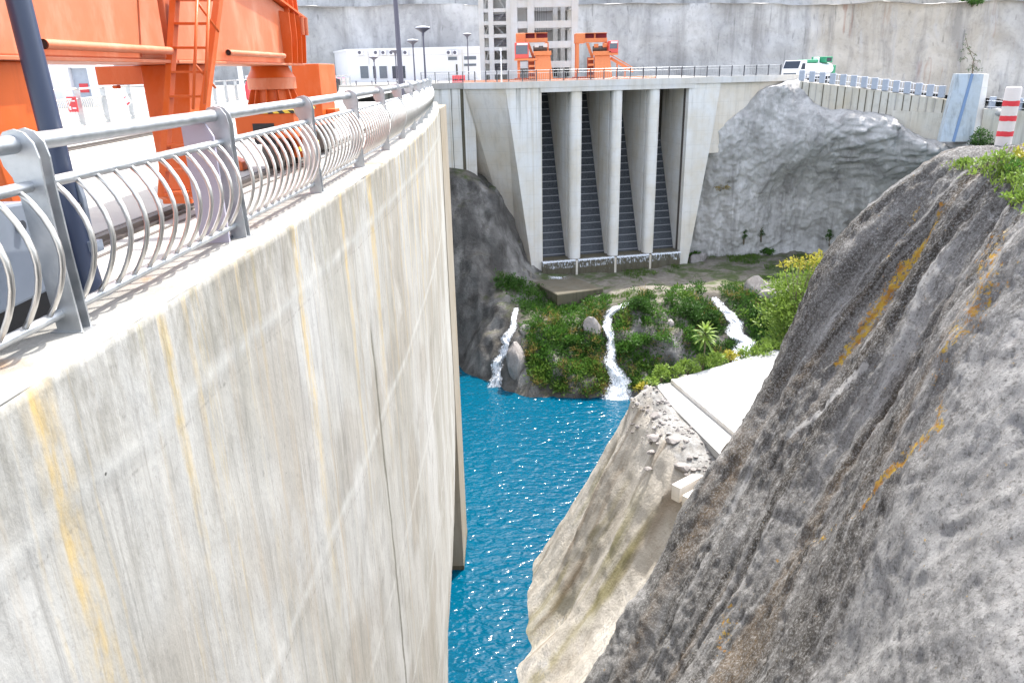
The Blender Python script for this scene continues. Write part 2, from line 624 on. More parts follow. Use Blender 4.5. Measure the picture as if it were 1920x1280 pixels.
M['rear_cliff'] = mat_rock('rear_cliff_shotcrete', (0.25, 0.25, 0.265), (0.34, 0.34, 0.355), (0.16, 0.16, 0.175), 0.33, 0.6, 0.4, 2.2)
M['rock_wall'] = mat_rock('rock_wall_shotcrete', (0.40, 0.39, 0.38), (0.54, 0.53, 0.52), (0.19, 0.18, 0.175), 0.6, 0.7, 0.9, 3)
M['mid_rock'] = mat_rock('mid_rock', (0.36, 0.31, 0.25), (0.46, 0.42, 0.37), (0.17, 0.13, 0.09), 0.8, 0.75, 0.5, 6, (1, 1, 0.1))
M['boulder'] = mat_rock('boulder_stone', (0.22, 0.20, 0.19), (0.34, 0.32, 0.31), (0.08, 0.075, 0.07), 1.5, 0.4, 0.6, 6)


def mat_terrain():
    n = N('terrain_ground')
    geo = n.t.nodes.new('ShaderNodeNewGeometry')
    nz = n.sep(geo.outputs['True Normal'])[2]
    a = n.noise(n.coord(), 0.5, 6, 0.65, 0.5)
    rock = n.mix(n.gray(a, 0.35, 0.65), (0.13, 0.125, 0.12), (0.29, 0.28, 0.265))
    s = n.noise(n.coord((1, 1, 0.14)), 0.8, 6, 0.65)
    rock = n.mix(n.gray(s, 0.48, 0.66, 0, 0.8), rock, (0.055, 0.05, 0.045))
    soil = n.mix(n.gray(n.noise(n.coord(), 0.9, 6, 0.65), 0.35, 0.65), (0.15, 0.135, 0.11), (0.25, 0.23, 0.20))
    g = n.noise(n.coord((1, 1, 0.4), (4, 1, 0)), 0.42, 6, 0.65)
    soil = n.mix(n.gray(g, 0.46, 0.58, 0, 0.85), soil, (0.07, 0.10, 0.03))
    col = n.mix(n.gray(nz, 0.72, 0.92), rock, soil)
    wa = n.t.nodes.new('ShaderNodeAttribute'); wa.attribute_name = 'wet'
    col = n.mix(n.math('MULTIPLY', wa.outputs['Fac'], 0.8), col, (0.035, 0.032, 0.03))
    d = n.noise(n.coord(), 6, 6, 0.7)
    col = n.mix(n.gray(d, 0.52, 0.75, 0, 0.5), col, (0.06, 0.055, 0.05))
    nm = n.bump(n.noise(n.coord(), 3.5, 7, 0.7), 0.7, 0.25)
    return n.out(col, 0.93, 0, nm, 0.2)


M['terrain'] = mat_terrain()


def mat_nearrock():
    n = N('shotcrete_slope')
    fa = n.t.nodes.new('ShaderNodeAttribute'); fa.attribute_name = 'fall'
    zz = n.sep(n.tc.outputs['Object'])[2]
    sv = fa.outputs['Fac']

    def fl(k, zs, off=0.0):
        cb = n.t.nodes.new('ShaderNodeCombineXYZ')
        n.t.links.new(n.math('MULTIPLY', sv, k), cb.inputs[0]); n.t.links.new(n.math('MULTIPLY', zz, zs), cb.inputs[1]); cb.inputs[2].default_value = off
        return cb.outputs[0]
    a = n.noise(n.coord(), 0.5, 5, 0.6, 0.4)
    wet = n.mix(n.gray(a, 0.36, 0.64), (0.16, 0.152, 0.143), (0.29, 0.285, 0.28))
    dry = n.mix(n.gray(a, 0.36, 0.64), (0.30, 0.30, 0.30), (0.42, 0.42, 0.42))
    z2 = n.math('ADD', sv, n.math('MULTIPLY', n.math('SUBTRACT', n.noise(n.coord(), 0.6, 5, 0.65), 0.5), 2.2))
    col = n.mix(n.gray(z2, 2.7, 3.7), wet, dry)
    left = n.gray(sv, 3.9, 2.6, 0.15, 1)
    # weather bands that run down the fall line
    s = n.noise(fl(2.3, 0.16), 1.0, 6, 0.68, 0.3)
    col = n.mix(n.math('MULTIPLY', n.gray(s, 0.45, 0.59, 0, 0.92), left), col, (0.042, 0.034, 0.026))
    s2 = n.noise(fl(5.0, 0.22, 4.0), 1.0, 6, 0.66, 0.25)
    col = n.mix(n.math('MULTIPLY', n.gray(s2, 0.52, 0.64, 0, 0.85), left), col, (0.48, 0.475, 0.47))
    s3 = n.noise(fl(9.0, 0.35, 9.0), 1.0, 5, 0.66, 0.25)
    col = n.mix(n.math('MULTIPLY', n.gray(s3, 0.53, 0.66, 0, 0.6), left), col, (0.06, 0.05, 0.04))
    s4 = n.noise(fl(1.6, 0.12, 14.0), 1.0, 4, 0.6, 0.3)
    col = n.mix(n.math('MULTIPLY', n.gray(s4, 0.53, 0.64, 0, 0.6), left), col, (0.15, 0.095, 0.042))
    b = n.noise(n.coord(), 2.2, 6, 0.7)
    col = n.mix(n.gray(b, 0.54, 0.74, 0, 0.55), col, (0.10, 0.095, 0.085))
    f = n.noise(n.coord(), 26, 6, 0.8)
    col = n.mix(n.gray(f, 0.48, 0.62, 0, 0.65), col, (0.50, 0.50, 0.495))
    f2 = n.noise(n.coord(loc=(5, 1, 3)), 17, 6, 0.8)
    col = n.mix(n.gray(f2, 0.52, 0.64, 0, 0.65), col, (0.05, 0.046, 0.04))
    f3 = n.noise(n.coord(loc=(1, 8, 3)), 55, 4, 0.8)
    col = n.mix(n.gray(f3, 0.55, 0.67, 0, 0.5), col, (0.045, 0.042, 0.038))
    # lichen follows the attribute painted along the seepage lines
    at = n.t.nodes.new('ShaderNodeAttribute')
    at.attribute_name = 'lichen'
    lf = n.noise(n.coord(loc=(1, 4, 2)), 11, 6, 0.8)
    lm = n.math('MULTIPLY', at.outputs['Fac'], 1.0)
    l = n.gray(n.math('ADD', lm, n.math('MULTIPLY', n.math('SUBTRACT', lf, 0.5), 4.6)), 0.66, 0.86)
    lcol = n.mix(n.gray(n.noise(n.coord(), 5, 4), 0.4, 0.6), (0.58, 0.38, 0.035), (0.42, 0.19, 0.02))
    col = n.mix(n.math('MULTIPLY', l, 0.9), col, lcol)
    at2 = n.t.nodes.new('ShaderNodeAttribute')
    at2.attribute_name = 'pale'
    pl = n.gray(n.math('ADD', at2.outputs['Fac'], n.math('MULTIPLY', n.math('SUBTRACT', lf, 0.5), 2.4)), 0.5, 0.8)
    col = n.mix(n.math('MULTIPLY', pl, 0.85), col, (0.46, 0.455, 0.45))
    nm = n.bump(n.noise(n.coord(), 22, 7, 0.8), 1.0, 0.075)
    nm = n.bump(n.noise(n.coord(), 7, 5, 0.65), 0.6, 0.07, nm)
    return n.out(col, 0.92, 0, nm, 0.25)


M['near_rock'] = mat_nearrock()


def mat_water():
    n = N('water')
    col = n.mix(n.gray(n.noise(n.coord(), 0.05, 3), 0.35, 0.65), (0.0, 0.056, 0.106), (0.0, 0.070, 0.124))
    w1 = n.noise(n.coord((0.8, 1.3, 1)), 1.3, 1, 0.5, 0.4)
    w2 = n.noise(n.coord((0.9, 1.4, 1), (3, 7, 0)), 3.0, 1, 0.5, 0.3)
    h = n.math('ADD', n.math('MULTIPLY', w1, 1.0), n.math('MULTIPLY', w2, 0.4))
    nm = n.bump(h, 1.0, 0.18)
    return n.out(col, 0.08, 0, nm, 0.35, IOR=1.33)


M['water'] = mat_water()


def mat_fall(name='falling_water', dens=(0.36, 0.62)):
    n = N(name)
    s = n.noise(n.coord((1, 1, 0.22)), 5.5, 6, 0.72)
    col = n.mix(n.gray(s, 0.35, 0.65), (0.60, 0.66, 0.75), (0.92, 0.93, 0.95))
    s2 = n.noise(n.coord((1, 1, 0.3), (3, 1, 2)), 8, 5, 0.7)
    at = n.t.nodes.new('ShaderNodeAttribute'); at.attribute_name = 'edge'
    al = n.gray(n.math('ADD', s2, n.math('MULTIPLY', at.outputs['Fac'], -0.42)), dens[0] + 0.02, dens[1])
    nm = n.bump(s, 0.7, 0.15)
    return n.out(col, 0.4, 0, nm, 0.4, Alpha=al)


M['fall'] = mat_fall()
M['sheet'] = mat_fall('overflow_sheet', (0.40, 0.56))
M['foam'] = mat_fall('foam', (0.46, 0.62))


def mat_leaf(name, c0, c1, trans=0.5):
    n = N(name)
    oi = n.t.nodes.new('ShaderNodeObjectInfo')
    g = n.noise(n.coord(), 1.3, 3, 0.6)
    g2 = n.noise(n.coord(), 9, 2)
    c = n.mix(n.gray(n.math('ADD', n.math('MULTIPLY', g, 0.6), n.math('MULTIPLY', g2, 0.4)), 0.36, 0.64), c0, c1)
    n.out(c, 0.5, 0, None, 0.35)
    tr = n.t.nodes.new('ShaderNodeBsdfTranslucent')
    n.t.links.new(c, tr.inputs[0])
    mx = n.t.nodes.new('ShaderNodeMixShader')
    mx.inputs[0].default_value = trans * 0.7
    n.t.links.new(n.b.outputs[0], mx.inputs[1]); n.t.links.new(tr.outputs[0], mx.inputs[2])
    n.t.links.new(mx.outputs[0], n.t.nodes['Material Output'].inputs[0])
    return n.m


M['leaf_dark'] = mat_leaf('leaf_dark', (0.03, 0.075, 0.015), (0.075, 0.17, 0.03))
M['leaf_mid'] = mat_leaf('leaf_mid', (0.05, 0.12, 0.018), (0.10, 0.23, 0.035))
M['leaf_fresh'] = mat_leaf('leaf_fresh', (0.08, 0.15, 0.022), (0.16, 0.26, 0.05))
M['leaf_bright'] = mat_leaf('leaf_bright', (0.12, 0.21, 0.03), (0.26, 0.36, 0.07))
M['leaf_yellow'] = mat_leaf('leaf_yellow', (0.30, 0.28, 0.03), (0.42, 0.38, 0.06))
M['grass'] = mat_leaf('grass_blades', (0.05, 0.12, 0.015), (0.15, 0.24, 0.04))
M['bark'] = simple('bark', (0.16, 0.13, 0.09), 0.9, bump=0.5)
M['leaf_dry'] = mat_leaf('leaf_dry', (0.25, 0.19, 0.06), (0.36, 0.28, 0.09))


def mat_rack():
    n = N('trash_rack_grid')
    o = n.tc.outputs['Object']
    a = n.voro(n.coord((3.2, 3.2, 3.2)), 1.0, 'DISTANCE_TO_EDGE')
    f = n.gray(n.noise(n.coord((2, 2, 6)), 3, 4, 0.7), 0.35, 0.7)
    c = n.mix(f, (0.022, 0.028, 0.036), (0.075, 0.085, 0.10))
    c = n.mix(n.gray(a, 0.0, 0.05, 0.6, 0), c, (0.14, 0.15, 0.17))
    return n.out(c, 0.6, 0.2)


M['rack'] = mat_rack()
M['rack_bar'] = simple('rack_bar', (0.30, 0.31, 0.34), 0.6, 0.1)


def mat_platform():
    n = N('platform_concrete')
    b = n.noise(n.coord(), 0.6, 6, 0.6)
    col = n.mix(n.gray(b, 0.35, 0.65), (0.30, 0.30, 0.295), (0.40, 0.40, 0.395))
    d = n.noise(n.coord(), 2.5, 7, 0.75)
    col = n.mix(n.gray(d, 0.54, 0.74, 0, 0.6), col, (0.20, 0.195, 0.185))
    return n.out(col, 0.9, 0, n.bump(d, 0.3, 0.03), 0.2)


M['platform'] = mat_platform()


def mat_gravel():
    n = N('gravel')
    b = n.noise(n.coord(), 1.2, 7, 0.7)
    col = n.mix(n.gray(b, 0.35, 0.65), (0.36, 0.33, 0.29), (0.58, 0.56, 0.53))
    v = n.voro(n.coord(), 5)
    col = n.mix(n.gray(v, 0.1, 0.5, 0.4, 0), col, (0.20, 0.18, 0.16))
    return n.out(col, 0.95, 0, n.bump(n.noise(n.coord(), 7, 7, 0.75), 0.7, 0.15), 0.2)


M['gravel'] = mat_gravel()


def mat_stripe():
    n = N('hazard_stripe')
    x = n.sep(n.coord((1, 1, 1), rot=(0, 0, 0)))
    s = n.math('ADD', n.math('ADD', x[0], x[1]), x[2])
    f = n.math('FRACT', n.math('MULTIPLY', s, 6.0))
    c = n.mix(n.gray(f, 0.49, 0.51), (0.75, 0.52, 0.06), (0.03, 0.03, 0.03))
    return n.out(c, 0.5)


M['stripe'] = mat_stripe()

# =================================================================== THE SETTING
WATER_Z = -27.0


def struct(o):
    o['kind'] = 'structure'
    return o


# ---- water
xs = np.linspace(-60, 60, 60); ys = np.linspace(5, 95, 46)
X, Y = np.meshgrid(xs, ys, indexing='ij')
struct(grid_mesh('water', np.stack([X, Y, np.full_like(X, WATER_Z)], -1), M['water']))


# ---- dam crest curve
def edge_x(y):            # outer edge of the coping
    return -2.02 - 0.0025 * (y - 14.6) ** 2


def edge_pt(y, inset=0.0, z=0.0):
    dx = -0.005 * (y - 14.6)
    t = Vector((dx, 1, 0)).normalized()
    nrm = Vector((t.y, -t.x, 0))       # outward (+x)
    return Vector((edge_x(y), y, z)) - nrm * inset


def edge_dir(y):
    return Vector((-0.005 * (y - 14.6), 1, 0)).normalized()


# ---- dam wall (one thing: face + coping)
def under(z):
    t = np.clip((-z - 12.5) / 11.0, 0, 1)
    return -1.0 * (t * t * (3 - 2 * t))


dam = thing('dam_wall', (-2.6, 14.6, 0), 'tall curved concrete dam wall streaked with rust and grime under the steel railing', 'dam wall')
ys = np.concatenate([np.linspace(-6, 14, 320), np.linspace(14.1, 37.6, 200)])
zs = -np.concatenate([[0.004, 0.02], np.linspace(0.06, 8, 130), np.linspace(8.1, 29, 120)])
Yg, Zg = np.meshgrid(ys, zs, indexing='ij')
dxs = -0.005 * (Yg - 14.6)
ln = np.sqrt(1 + dxs ** 2)
nx, ny = 1 / ln, -dxs / ln
off = under(Zg)
off = off + 0.012 * fbm(Yg * 0.8, Zg * 0.5, 0 * Yg, 3, 5) + 0.005 * fbm(Yg * 5, Zg * 2.5, 0 * Yg, 3, 8)
off = off - 0.006 * np.exp(-((Zg + 0.75) / 0.03) ** 2) * (fbm(Yg * 2, 0 * Yg, 0 * Yg, 2, 3) > -0.3)
off = off + np.where((Zg < -0.78), -0.006, 0.0)
off = np.where(Zg > -0.012, off - 0.012, off)
P = np.stack([edge_x(Yg) + nx * off, Yg + ny * off, Zg], -1)
grid_mesh('wall_face', P - np.array([-2.6, 14.6, 0]), M['dam'], True, dam)
# coping strip on top, 0.62 m wide, rounded and chipped arris
ys = np.linspace(-6, 37.6, 900)
prof = [(-0.05, -0.06), (-0.022, -0.02), (-0.016, -0.008), (-0.035, 0.0), (-0.2, 0.004), (-0.4, 0.004), (-0.62, 0.0), (-0.63, -0.05)]
rows = []
for (o_, z_) in prof:
    dx = -0.005 * (ys - 14.6); l_ = np.sqrt(1 + dx * dx)
    chip = 0.005 * fbm(ys * 6, 0 * ys + o_ * 3, 0 * ys, 3, 4) * (1 if o_ > -0.1 else 0.2)
    zz = z_ + 0.006 * fbm(ys * 4, 0 * ys + o_ * 9, 0 * ys + 4, 3, 9)
    rows.append(np.stack([edge_x(ys) + (o_ + chip) / l_, ys - (o_ + chip) * dx / l_, zz], -1))
P = np.stack(rows, 0)
grid_mesh('coping', P - np.array([-2.6, 14.6, 0]), M['coping'], True, dam)

# end pier of the dam standing in the water
tp = thing('concrete_pier', (-4.5, 38.5, -27), 'square concrete pier rising from the water at the far end of the curved dam wall', 'pier')
b = MB(); b.box((-7.0, 37.62, -29), (-3.22, 41.5, -0.3)); b.build('pier_shaft', mat_concrete('pier_concrete', (0.30, 0.27, 0.225), 0.5), tp, bevel=0.04)
b = MB(); b.box((-7.02, 37.60, -28), (-3.20, 41.52, -26.72)); b.build('waterline_band', M['concrete_wet'], tp)

# ---- deck on the dam crest (sheet a little below the coping)
ys = np.linspace(-8, 40, 97)
Pd = []
for y in ys:
    e = edge_pt(y, 0.60, -0.012)
    Pd.append([(e.x + (-60 - e.x) * t, e.y, -0.012) for t in np.linspace(0, 1, 30)])
struct(grid_mesh('dam_deck', np.array(Pd), M['concrete_deck'], False))

# ---- bridge / intake frame
IO = Vector((3.69, 81.74, 0))
IA = math.radians(12.3)
ID = Vector((math.cos(IA), math.sin(IA), 0))       # along the face, to the right
IB = Vector((-math.sin(IA), math.cos(IA), 0))      # into the building


def IP(s, bk, z):
    return IO + ID * s + IB * bk + Vector((0, 0, z))


def ipx(u, v, bk=0.0):
    d = ray(u, v)
    o = Vector((0, 0, CAMH))
    t = ((IO + IB * bk) - o).dot(IB) / d.dot(IB)
    p = o + d * t
    return ((p - IO).dot(ID), p.z)


# road on the bridge and the yard behind, falling away to the right
def road_z(x):
    return np.where(x > 26, -0.11 * (x - 26), 0.0) - 0.02


xs = np.concatenate([np.linspace(-110, -8.6, 30), [-8.5, -8.45], np.linspace(-7, 20, 12), np.linspace(22, 110, 40)])
ts = np.linspace(0, 1, 16)
P = []
for x in xs:
    if x < -9:
        y0 = 40.0
    elif x < -8.46:
        y0 = 40.0
    elif x < 3:
        y0 = 85.0
    else:
        y0 = 81.74 + 0.218 * (x - 3.69) + 0.5
    if x > 26:
        y0 = min(y0, 86.6 + 0.5 - (x - 32) * 1.15 if x > 32 else y0)
    y0 = max(y0, 40)
    P.append([(x, y0 + (150 - y0) * t, float(road_z(np.array(x)))) for t in ts])
struct(grid_mesh('road', np.array(P), M['concrete_deck'], False))


# ---- rear cliff, sprayed concrete, two benches
def cliff_strip(name, y0, z0, z1, setback, seed, m, amp=1.0):
    xs = np.linspace(-120, 150, 330); zs = np.linspace(0, 1, 60)
    X, T = np.meshgrid(xs, zs, indexing='ij')
    top = z1 - 0.012 * (X - 10) + 0.35 * fbm(X * 0.12, 0 * X, 0 * X, 4, seed)
    Z = z0 + (top - z0) * T
    Yy = y0 + setback * T + amp * (1.2 * fbm(X * 0.05, Z * 0.08, 0 * X, 3, seed) + 0.55 * fbm(X * 0.22, Z * 0.05, 0 * X, 3, seed + 4) + 0.18 * fbm(X * 0.7, Z * 0.5, 0 * X, 4, seed + 7))
    return struct(grid_mesh(name, np.stack([X, Yy, Z], -1), m))


def mat_rear():
    n = N('rear_cliff_face')
    o = n.tc.outputs['Object']
    x = n.sep(o)[0]
    a = n.noise(n.coord((1, 1, 0.8)), 0.16, 6, 0.62, 0.6)
    grey = n.mix(n.gray(a, 0.38, 0.62), (0.31, 0.31, 0.315), (0.50, 0.50, 0.505))
    tan = n.mix(n.gray(a, 0.38, 0.62), (0.40, 0.365, 0.32), (0.53, 0.495, 0.45))
    wx = n.math('ADD', x, n.math('MULTIPLY', n.noise(n.coord((1, 1, 0.1)), 0.3, 4), 8.0))
    mask = n.math('MULTIPLY', n.gray(wx, 52, 55), n.gray(wx, 90, 78))
    col = n.mix(mask, grey, tan)
    s = n.noise(n.coord((1, 1, 0.06)), 0.34, 6, 0.66)
    col = n.mix(n.gray(s, 0.5, 0.66, 0, 0.6), col, (0.18, 0.175, 0.175))
    s2 = n.noise(n.coord((1, 1, 0.08), (4, 2, 0)), 0.7, 5, 0.62)
    col = n.mix(n.gray(s2, 0.55, 0.7, 0, 0.5), col, (0.44, 0.44, 0.46))
    r = n.noise(n.coord((1, 1, 0.03), (13, 0, 0)), 0.45, 3, 0.6)
    col = n.mix(n.math('MULTIPLY', n.gray(r, 0.6, 0.68, 0, 0.55), mask), col, (0.26, 0.12, 0.085))
    d = n.noise(n.coord(), 1.3, 6, 0.7)
    col = n.mix(n.gray(d, 0.52, 0.75, 0, 0.4), col, (0.13, 0.13, 0.135))
    # thin drain stains
    v = n.noise(n.coord((1, 1, 0.02), (1, 0, 0)), 1.6, 2, 0.5)
    col = n.mix(n.gray(v, 0.66, 0.72, 0, 0.4), col, (0.09, 0.09, 0.09))
    nm = n.bump(n.noise(n.coord(), 1.2, 7, 0.7), 0.5, 0.3)
    return n.out(col, 0.95, 0, nm, 0.15)


M['rear'] = mat_rear()
cliff_strip('rear_cliff', 125, -8, 10.6, 2.0, 3, M['rear'])
cliff_strip('upper_cliff', 135, 9.0, 34, 6.0, 31, M['rear'])
xs = np.linspace(-120, 150, 160); tt = np.linspace(0, 1, 14)
X, T = np.meshgrid(xs, tt, indexing='ij')
Yy = 126.6 + T * 11
Z = 10.55 - 0.012 * (X - 10) + 0.35 * fbm(X * 0.12, 0 * X, 0 * X, 4, 3) + 0.3 * fbm(X * .5, Yy * .5, 0 * X, 3, 5) * np.minimum(T * 5, 1)
struct(grid_mesh('cliff_bench', np.stack([X, Yy, Z], -1), M['rock_wall']))

# ---- terrain below the intake: ledge, left cliff, water-worn front
tp_ = []


def T3(p): tp_.append((p[0], p[1], p[2]))


for p in [(-2.14, 65.8, -27.1), (1.1, 62.6, -27.1), (5, 62.2, -27.2), (9.65, 62.1, -27.1), (15, 62, -27), (22, 61, -27), (30, 60, -27), (42, 58, -26), (-5.4, 71, -27.1), (-9, 73, -27.2), (-14, 73, -27),
          (-5, 66, -30), (0, 59, -31), (9, 58, -31), (20, 57, -30.5), (34, 55, -30), (-12, 68, -31),
          (0.7, 69.6, -21.9), (4.5, 70.0, -22.0), (7.5, 72.2, -21.6), (2.2, 73.5, -21.5), (10.7, 69.2, -20.6), (15, 69.5, -20.3), (20.2, 71.0, -20.3), (26, 69.2, -20.3), (32, 67, -19.8), (42, 66, -19),
          (6, 79.3, -20.5), (13, 80.5, -20.6), (20, 82.8, -20.5), (9.5, 74.8, -20.5), (27, 82.5, -20.4), (43.5, 92, -20), (35, 84, -20), (2.4, 77.8, -20.2), (35, 75, -19.6), (46, 76, -18.5), (26, 76, -20.3), (18, 76, -20.5),
          (-5.87, 80, -10.2), (-3.05, 80, -10.5), (-0.8, 80.4, -11.7), (-0.96, 77, -18.0), (1.7, 76, -19.4), (-1.52, 72, -20.3), (-4.86, 74, -20.3), (-3.2, 69, -24.3), (-6.5, 76, -17.9), (1.3, 68.5, -21.6),
          (0.6, 80, -18.8), (1.3, 78, -20.2), (-0.1, 78.6, -17.6), (0.3, 82, -17.5), (-10, 80, -10), (-14, 79, -10), (-3, 86, -9.8), (0.2, 84, -13), (3, 84, -19), (8, 90, -20.4), (20, 92, -20.3), (-10, 88, -9.5),
          (-8, 75, -20), (-0.3, 66.5, -24.3), (4, 65.5, -24), (10, 64.8, -24), (16, 65, -24), (23, 65, -23.8)]:
    T3(p)
xs = np.linspace(-16, 50, 300); ys = np.linspace(56, 95, 210)
X, Y = np.meshgrid(xs, ys, indexing='ij')
tpa = np.array(tp_)
Z = rbf(tpa[:, :2], tpa[:, 2], np.stack([X.ravel(), Y.ravel()], 1)).reshape(X.shape)
gz = np.gradient(Z, axis=1) / (ys[1] - ys[0])
gx = np.gradient(Z, axis=0) / (xs[1] - xs[0])
slope = np.sqrt(gz ** 2 + gx ** 2)
steep = np.clip((slope - 0.25) / 0.6, 0, 1)
P = np.stack([X, Y, Z], -1)
nrm = grid_normals(P)
nrm *= np.sign(nrm[..., 2:3])
rid = 1 - 2 * np.abs(vnoise(X * 0.45, Y * 0.25, Z * 0.18, 55))
d = steep * (1.1 * fbm(X * 0.33, Y * 0.33, Z * 0.22, 4, 21) * 0.8 + 0.42 * rid) + 0.16 * fbm(X * 0.7, Y * 0.7, Z * 0.7, 4, 33)
edgew = np.clip((Z + 28.5) / 3, 0.15, 1)
leftw = np.where(X < 2.2, 0.5, 1.0)
d = d + np.where(X < 1.5, 1.0, 0) * steep * (0.45 * np.minimum(0, vnoise(X * 0.9, Y * 0.2, Z * 0.10, 57) + 0.2) + 0.22 * fbm(X * 1.1, Y * 1.1, Z * 0.7, 3, 58) + 0.38 * (0.5 - 2 * np.abs(vnoise(X * 0.8, Y * 0.6, Z * 0.45, 59))) + 0.16 * (0.5 - 2 * np.abs(vnoise(X * 2.1, Y * 1.8, Z * 1.2, 60))))
P = P + nrm * (d * edgew * leftw)[..., None]
TERR = P.copy(); TERR_SLOPE = steep; TERR_N = nrm
o_terr = struct(grid_mesh('terrain', P, M['terrain']))
FALL_PTS = []
# grey water-polished cliff left of the fall, in its own material: a separate patch laid 0.12 m proud
sub = P + nrm * 0.05
mask_i = (xs < 0.9)
sub = sub[mask_i]


def terr_z(x, y):
    i = int(np.clip((x - xs[0]) / (xs[1] - xs[0]), 0, len(xs) - 1)); j = int(np.clip((y - ys[0]) / (ys[1] - ys[0]), 0, len(ys) - 1))
    return float(TERR[i, j, 2])


TX, TY = xs.copy(), ys.copy()

# ---- rock wall right of the intake (y as a function of x, z)
rp = []
for (u, v, y) in [(1310, 470, 87.6), (1470, 465, 87.5), (1620, 452, 84), (1345, 243, 86.1), (1390, 203, 86.9), (1432, 158, 87.5), (1500, 160, 86), (1500, 330, 86.3), (1330, 350, 87.2), (1400, 340, 87),
                  (1320, 200, 89.5), (1380, 150, 90), (1330, 140, 90), (1420, 130, 90),
                  (1470, 158, 85.6), (1500, 200, 84.6), (1546, 212, 82.6), (1600, 214, 80.4), (1650, 218, 78.0), (1684, 226, 76.4), (1690, 262, 75.8), (1730, 268, 74.0), (1770, 268, 72.6), (1830, 270, 70.0),
                  (1530, 175, 87.5), (1600, 180, 86), (1650, 190, 84), (1700, 215, 81.5), (1735, 235, 80), (1770, 225, 79), (1705, 246, 79.6), (1760, 249, 77.2), (1840, 200, 75), (1590, 196, 85), (1545, 190, 86.6),
                  (1600, 330, 82.6), (1700, 340, 78.5), (1800, 330, 73.5), (1900, 320, 70), (1650, 420, 82.3), (1500, 260, 83.8), (1440, 250, 85.6), (1400, 420, 87.3), (1560, 420, 85.6), (1850, 230, 71.5), (1880, 212, 70), (1915, 215, 68), (1900, 420, 69), (1760, 420, 77.0), (1700, 460, 80), (1800, 400, 73.5)]:
    p = aty(u, v, y)
    rp.append((p.x, p.z, p.y))
rp = np.array(rp)
xs2 = np.linspace(20.5, 60, 400); zs2 = np.linspace(-21.5, 1.2, 230)
X, Z = np.meshgrid(xs2, zs2, indexing='ij')
Yy = rbf(rp[:, :2], rp[:, 2], np.stack([X.ravel(), Z.ravel()], 1)).reshape(X.shape)
Yy = Yy + 0.55 * fbm(X * 0.25, Z * 0.22, 0 * X, 4, 41) + 0.35 * fbm(X * 0.6, Z * 0.12, 0 * X, 3, 45) + 0.15 * fbm(X * 1.2, Z * 1.2, 0 * X, 3, 47)
# ragged, blocky band under the retaining wall
blk = np.clip((X - 33) / 3, 0, 1) * np.clip((Z + 11) / 3, 0, 1)
Yy = Yy + blk * (0.45 * (1 - 2 * np.abs(vnoise(X * 0.5, Z * 0.6, 0 * X, 77))) + 0.4 * (1 - 2 * np.abs(vnoise(X * 1.3, Z * 1.5, 0 * X, 78))) + 0.2 * fbm(X * 3, Z * 3, 0 * X, 2, 79))
Yy = Yy + 0.25 * np.minimum(0, vnoise(X * 0.8, Z * 0.07, 0 * X, 83) + 0.35) * -1.6 + 0.12 * fbm(X * 2.2, Z * 0.9, 0 * X, 3, 85) + 0.06 * fbm(X * 2.9, Z * 2.9, 0 * X, 2, 86)
P = np.stack([X, Yy, Z], -1)
RW = P.copy()
topz = np.interp(X, [20, 27.5, 29.5, 33, 37, 42.5, 50, 66], [-9, -2.0, -0.55, -0.5, -1.4, -2.4, -2.6, -3.6])
P[..., 2] = np.minimum(P[..., 2], topz + 0.3 * fbm(X * .5, 0 * X, 0 * X, 3, 9) + 0.02 * (Z - topz))
over = Z > topz
P[..., 1] = np.where(over, P[..., 1] + (Z - topz) * 1.2, P[..., 1])
struct(grid_mesh('rock_wall', P, M['rock_wall']))

# ---- middle rock, below the platform
mp = [(-.7, 28.7, -27.1), (.94, 36.3, -27.1), (2.9, 41.5, -27.1), (5.2, 44.5, -27.2), (8.5, 47, -27.2), (-1.2, 24, -27.1), (-1.4, 19, -27),
      (-3, 30, -30), (-1, 42, -31), (5, 49, -31.5), (10, 53, -31), (-4, 20, -30),
      (6.27, 36.1, -15.25), (7.2, 37.6, -15.25), (10, 39.8, -15.25), (16, 43.3, -15.25), (21, 45.5, -15.25), (7.0, 33.5, -15.35), (7.23, 31.44, -15.45), (7.81, 29.34, -16.2), (6.4, 29.35, -17.1), (5.04, 33.34, -18.6), (4.32, 31.6, -20.5), (5.26, 29.39, -19.1),
      (6.57, 28.4, -18.0), (6.0, 27.6, -19.4), (3.39, 30.07, -22.5), (4.75, 25.76, -20.5), (2.16, 31.17, -25), (1.97, 25.05, -23.5), (3.07, 21.49, -20.2),
      (9, 34, -15.4), (12, 32, -15.5), (14, 38, -15.4), (20, 38, -15.4), (9, 30, -15.8), (9.5, 26, -16), (11, 22, -15.6), (5.5, 20.5, -17.5), (8, 22, -16.5), (20, 28, -15.3),
      (6.6, 39.2, -19.5), (11.5, 42.6, -20), (16.5, 45.5, -20), (22, 48, -20), (13, 48, -24), (20, 52, -24)]
mp = np.array(mp)
xs3 = np.linspace(-5, 24, 330); ys3 = np.linspace(16, 54, 330)
X, Y = np.meshgrid(xs3, ys3, indexing='ij')
Z = rbf(mp[:, :2], mp[:, 2], np.stack([X.ravel(), Y.ravel()], 1)).reshape(X.shape)
sidek = (X - 9.0) * 5.8 + (Y - 38.0) * 1.45          # right of the kerb line
Z = np.where(sidek > 0, np.minimum(Z, -15.5), np.where(sidek > -11, np.minimum(Z, -15.24), Z))
P = np.stack([X, Y, Z], -1)
nrm = grid_normals(P); nrm *= np.sign(nrm[..., 2:3])
st = np.clip((1 - nrm[..., 2] - 0.05) / 0.3, 0, 1) * np.clip((-15.2 - Z) / 1.5, 0, 1)
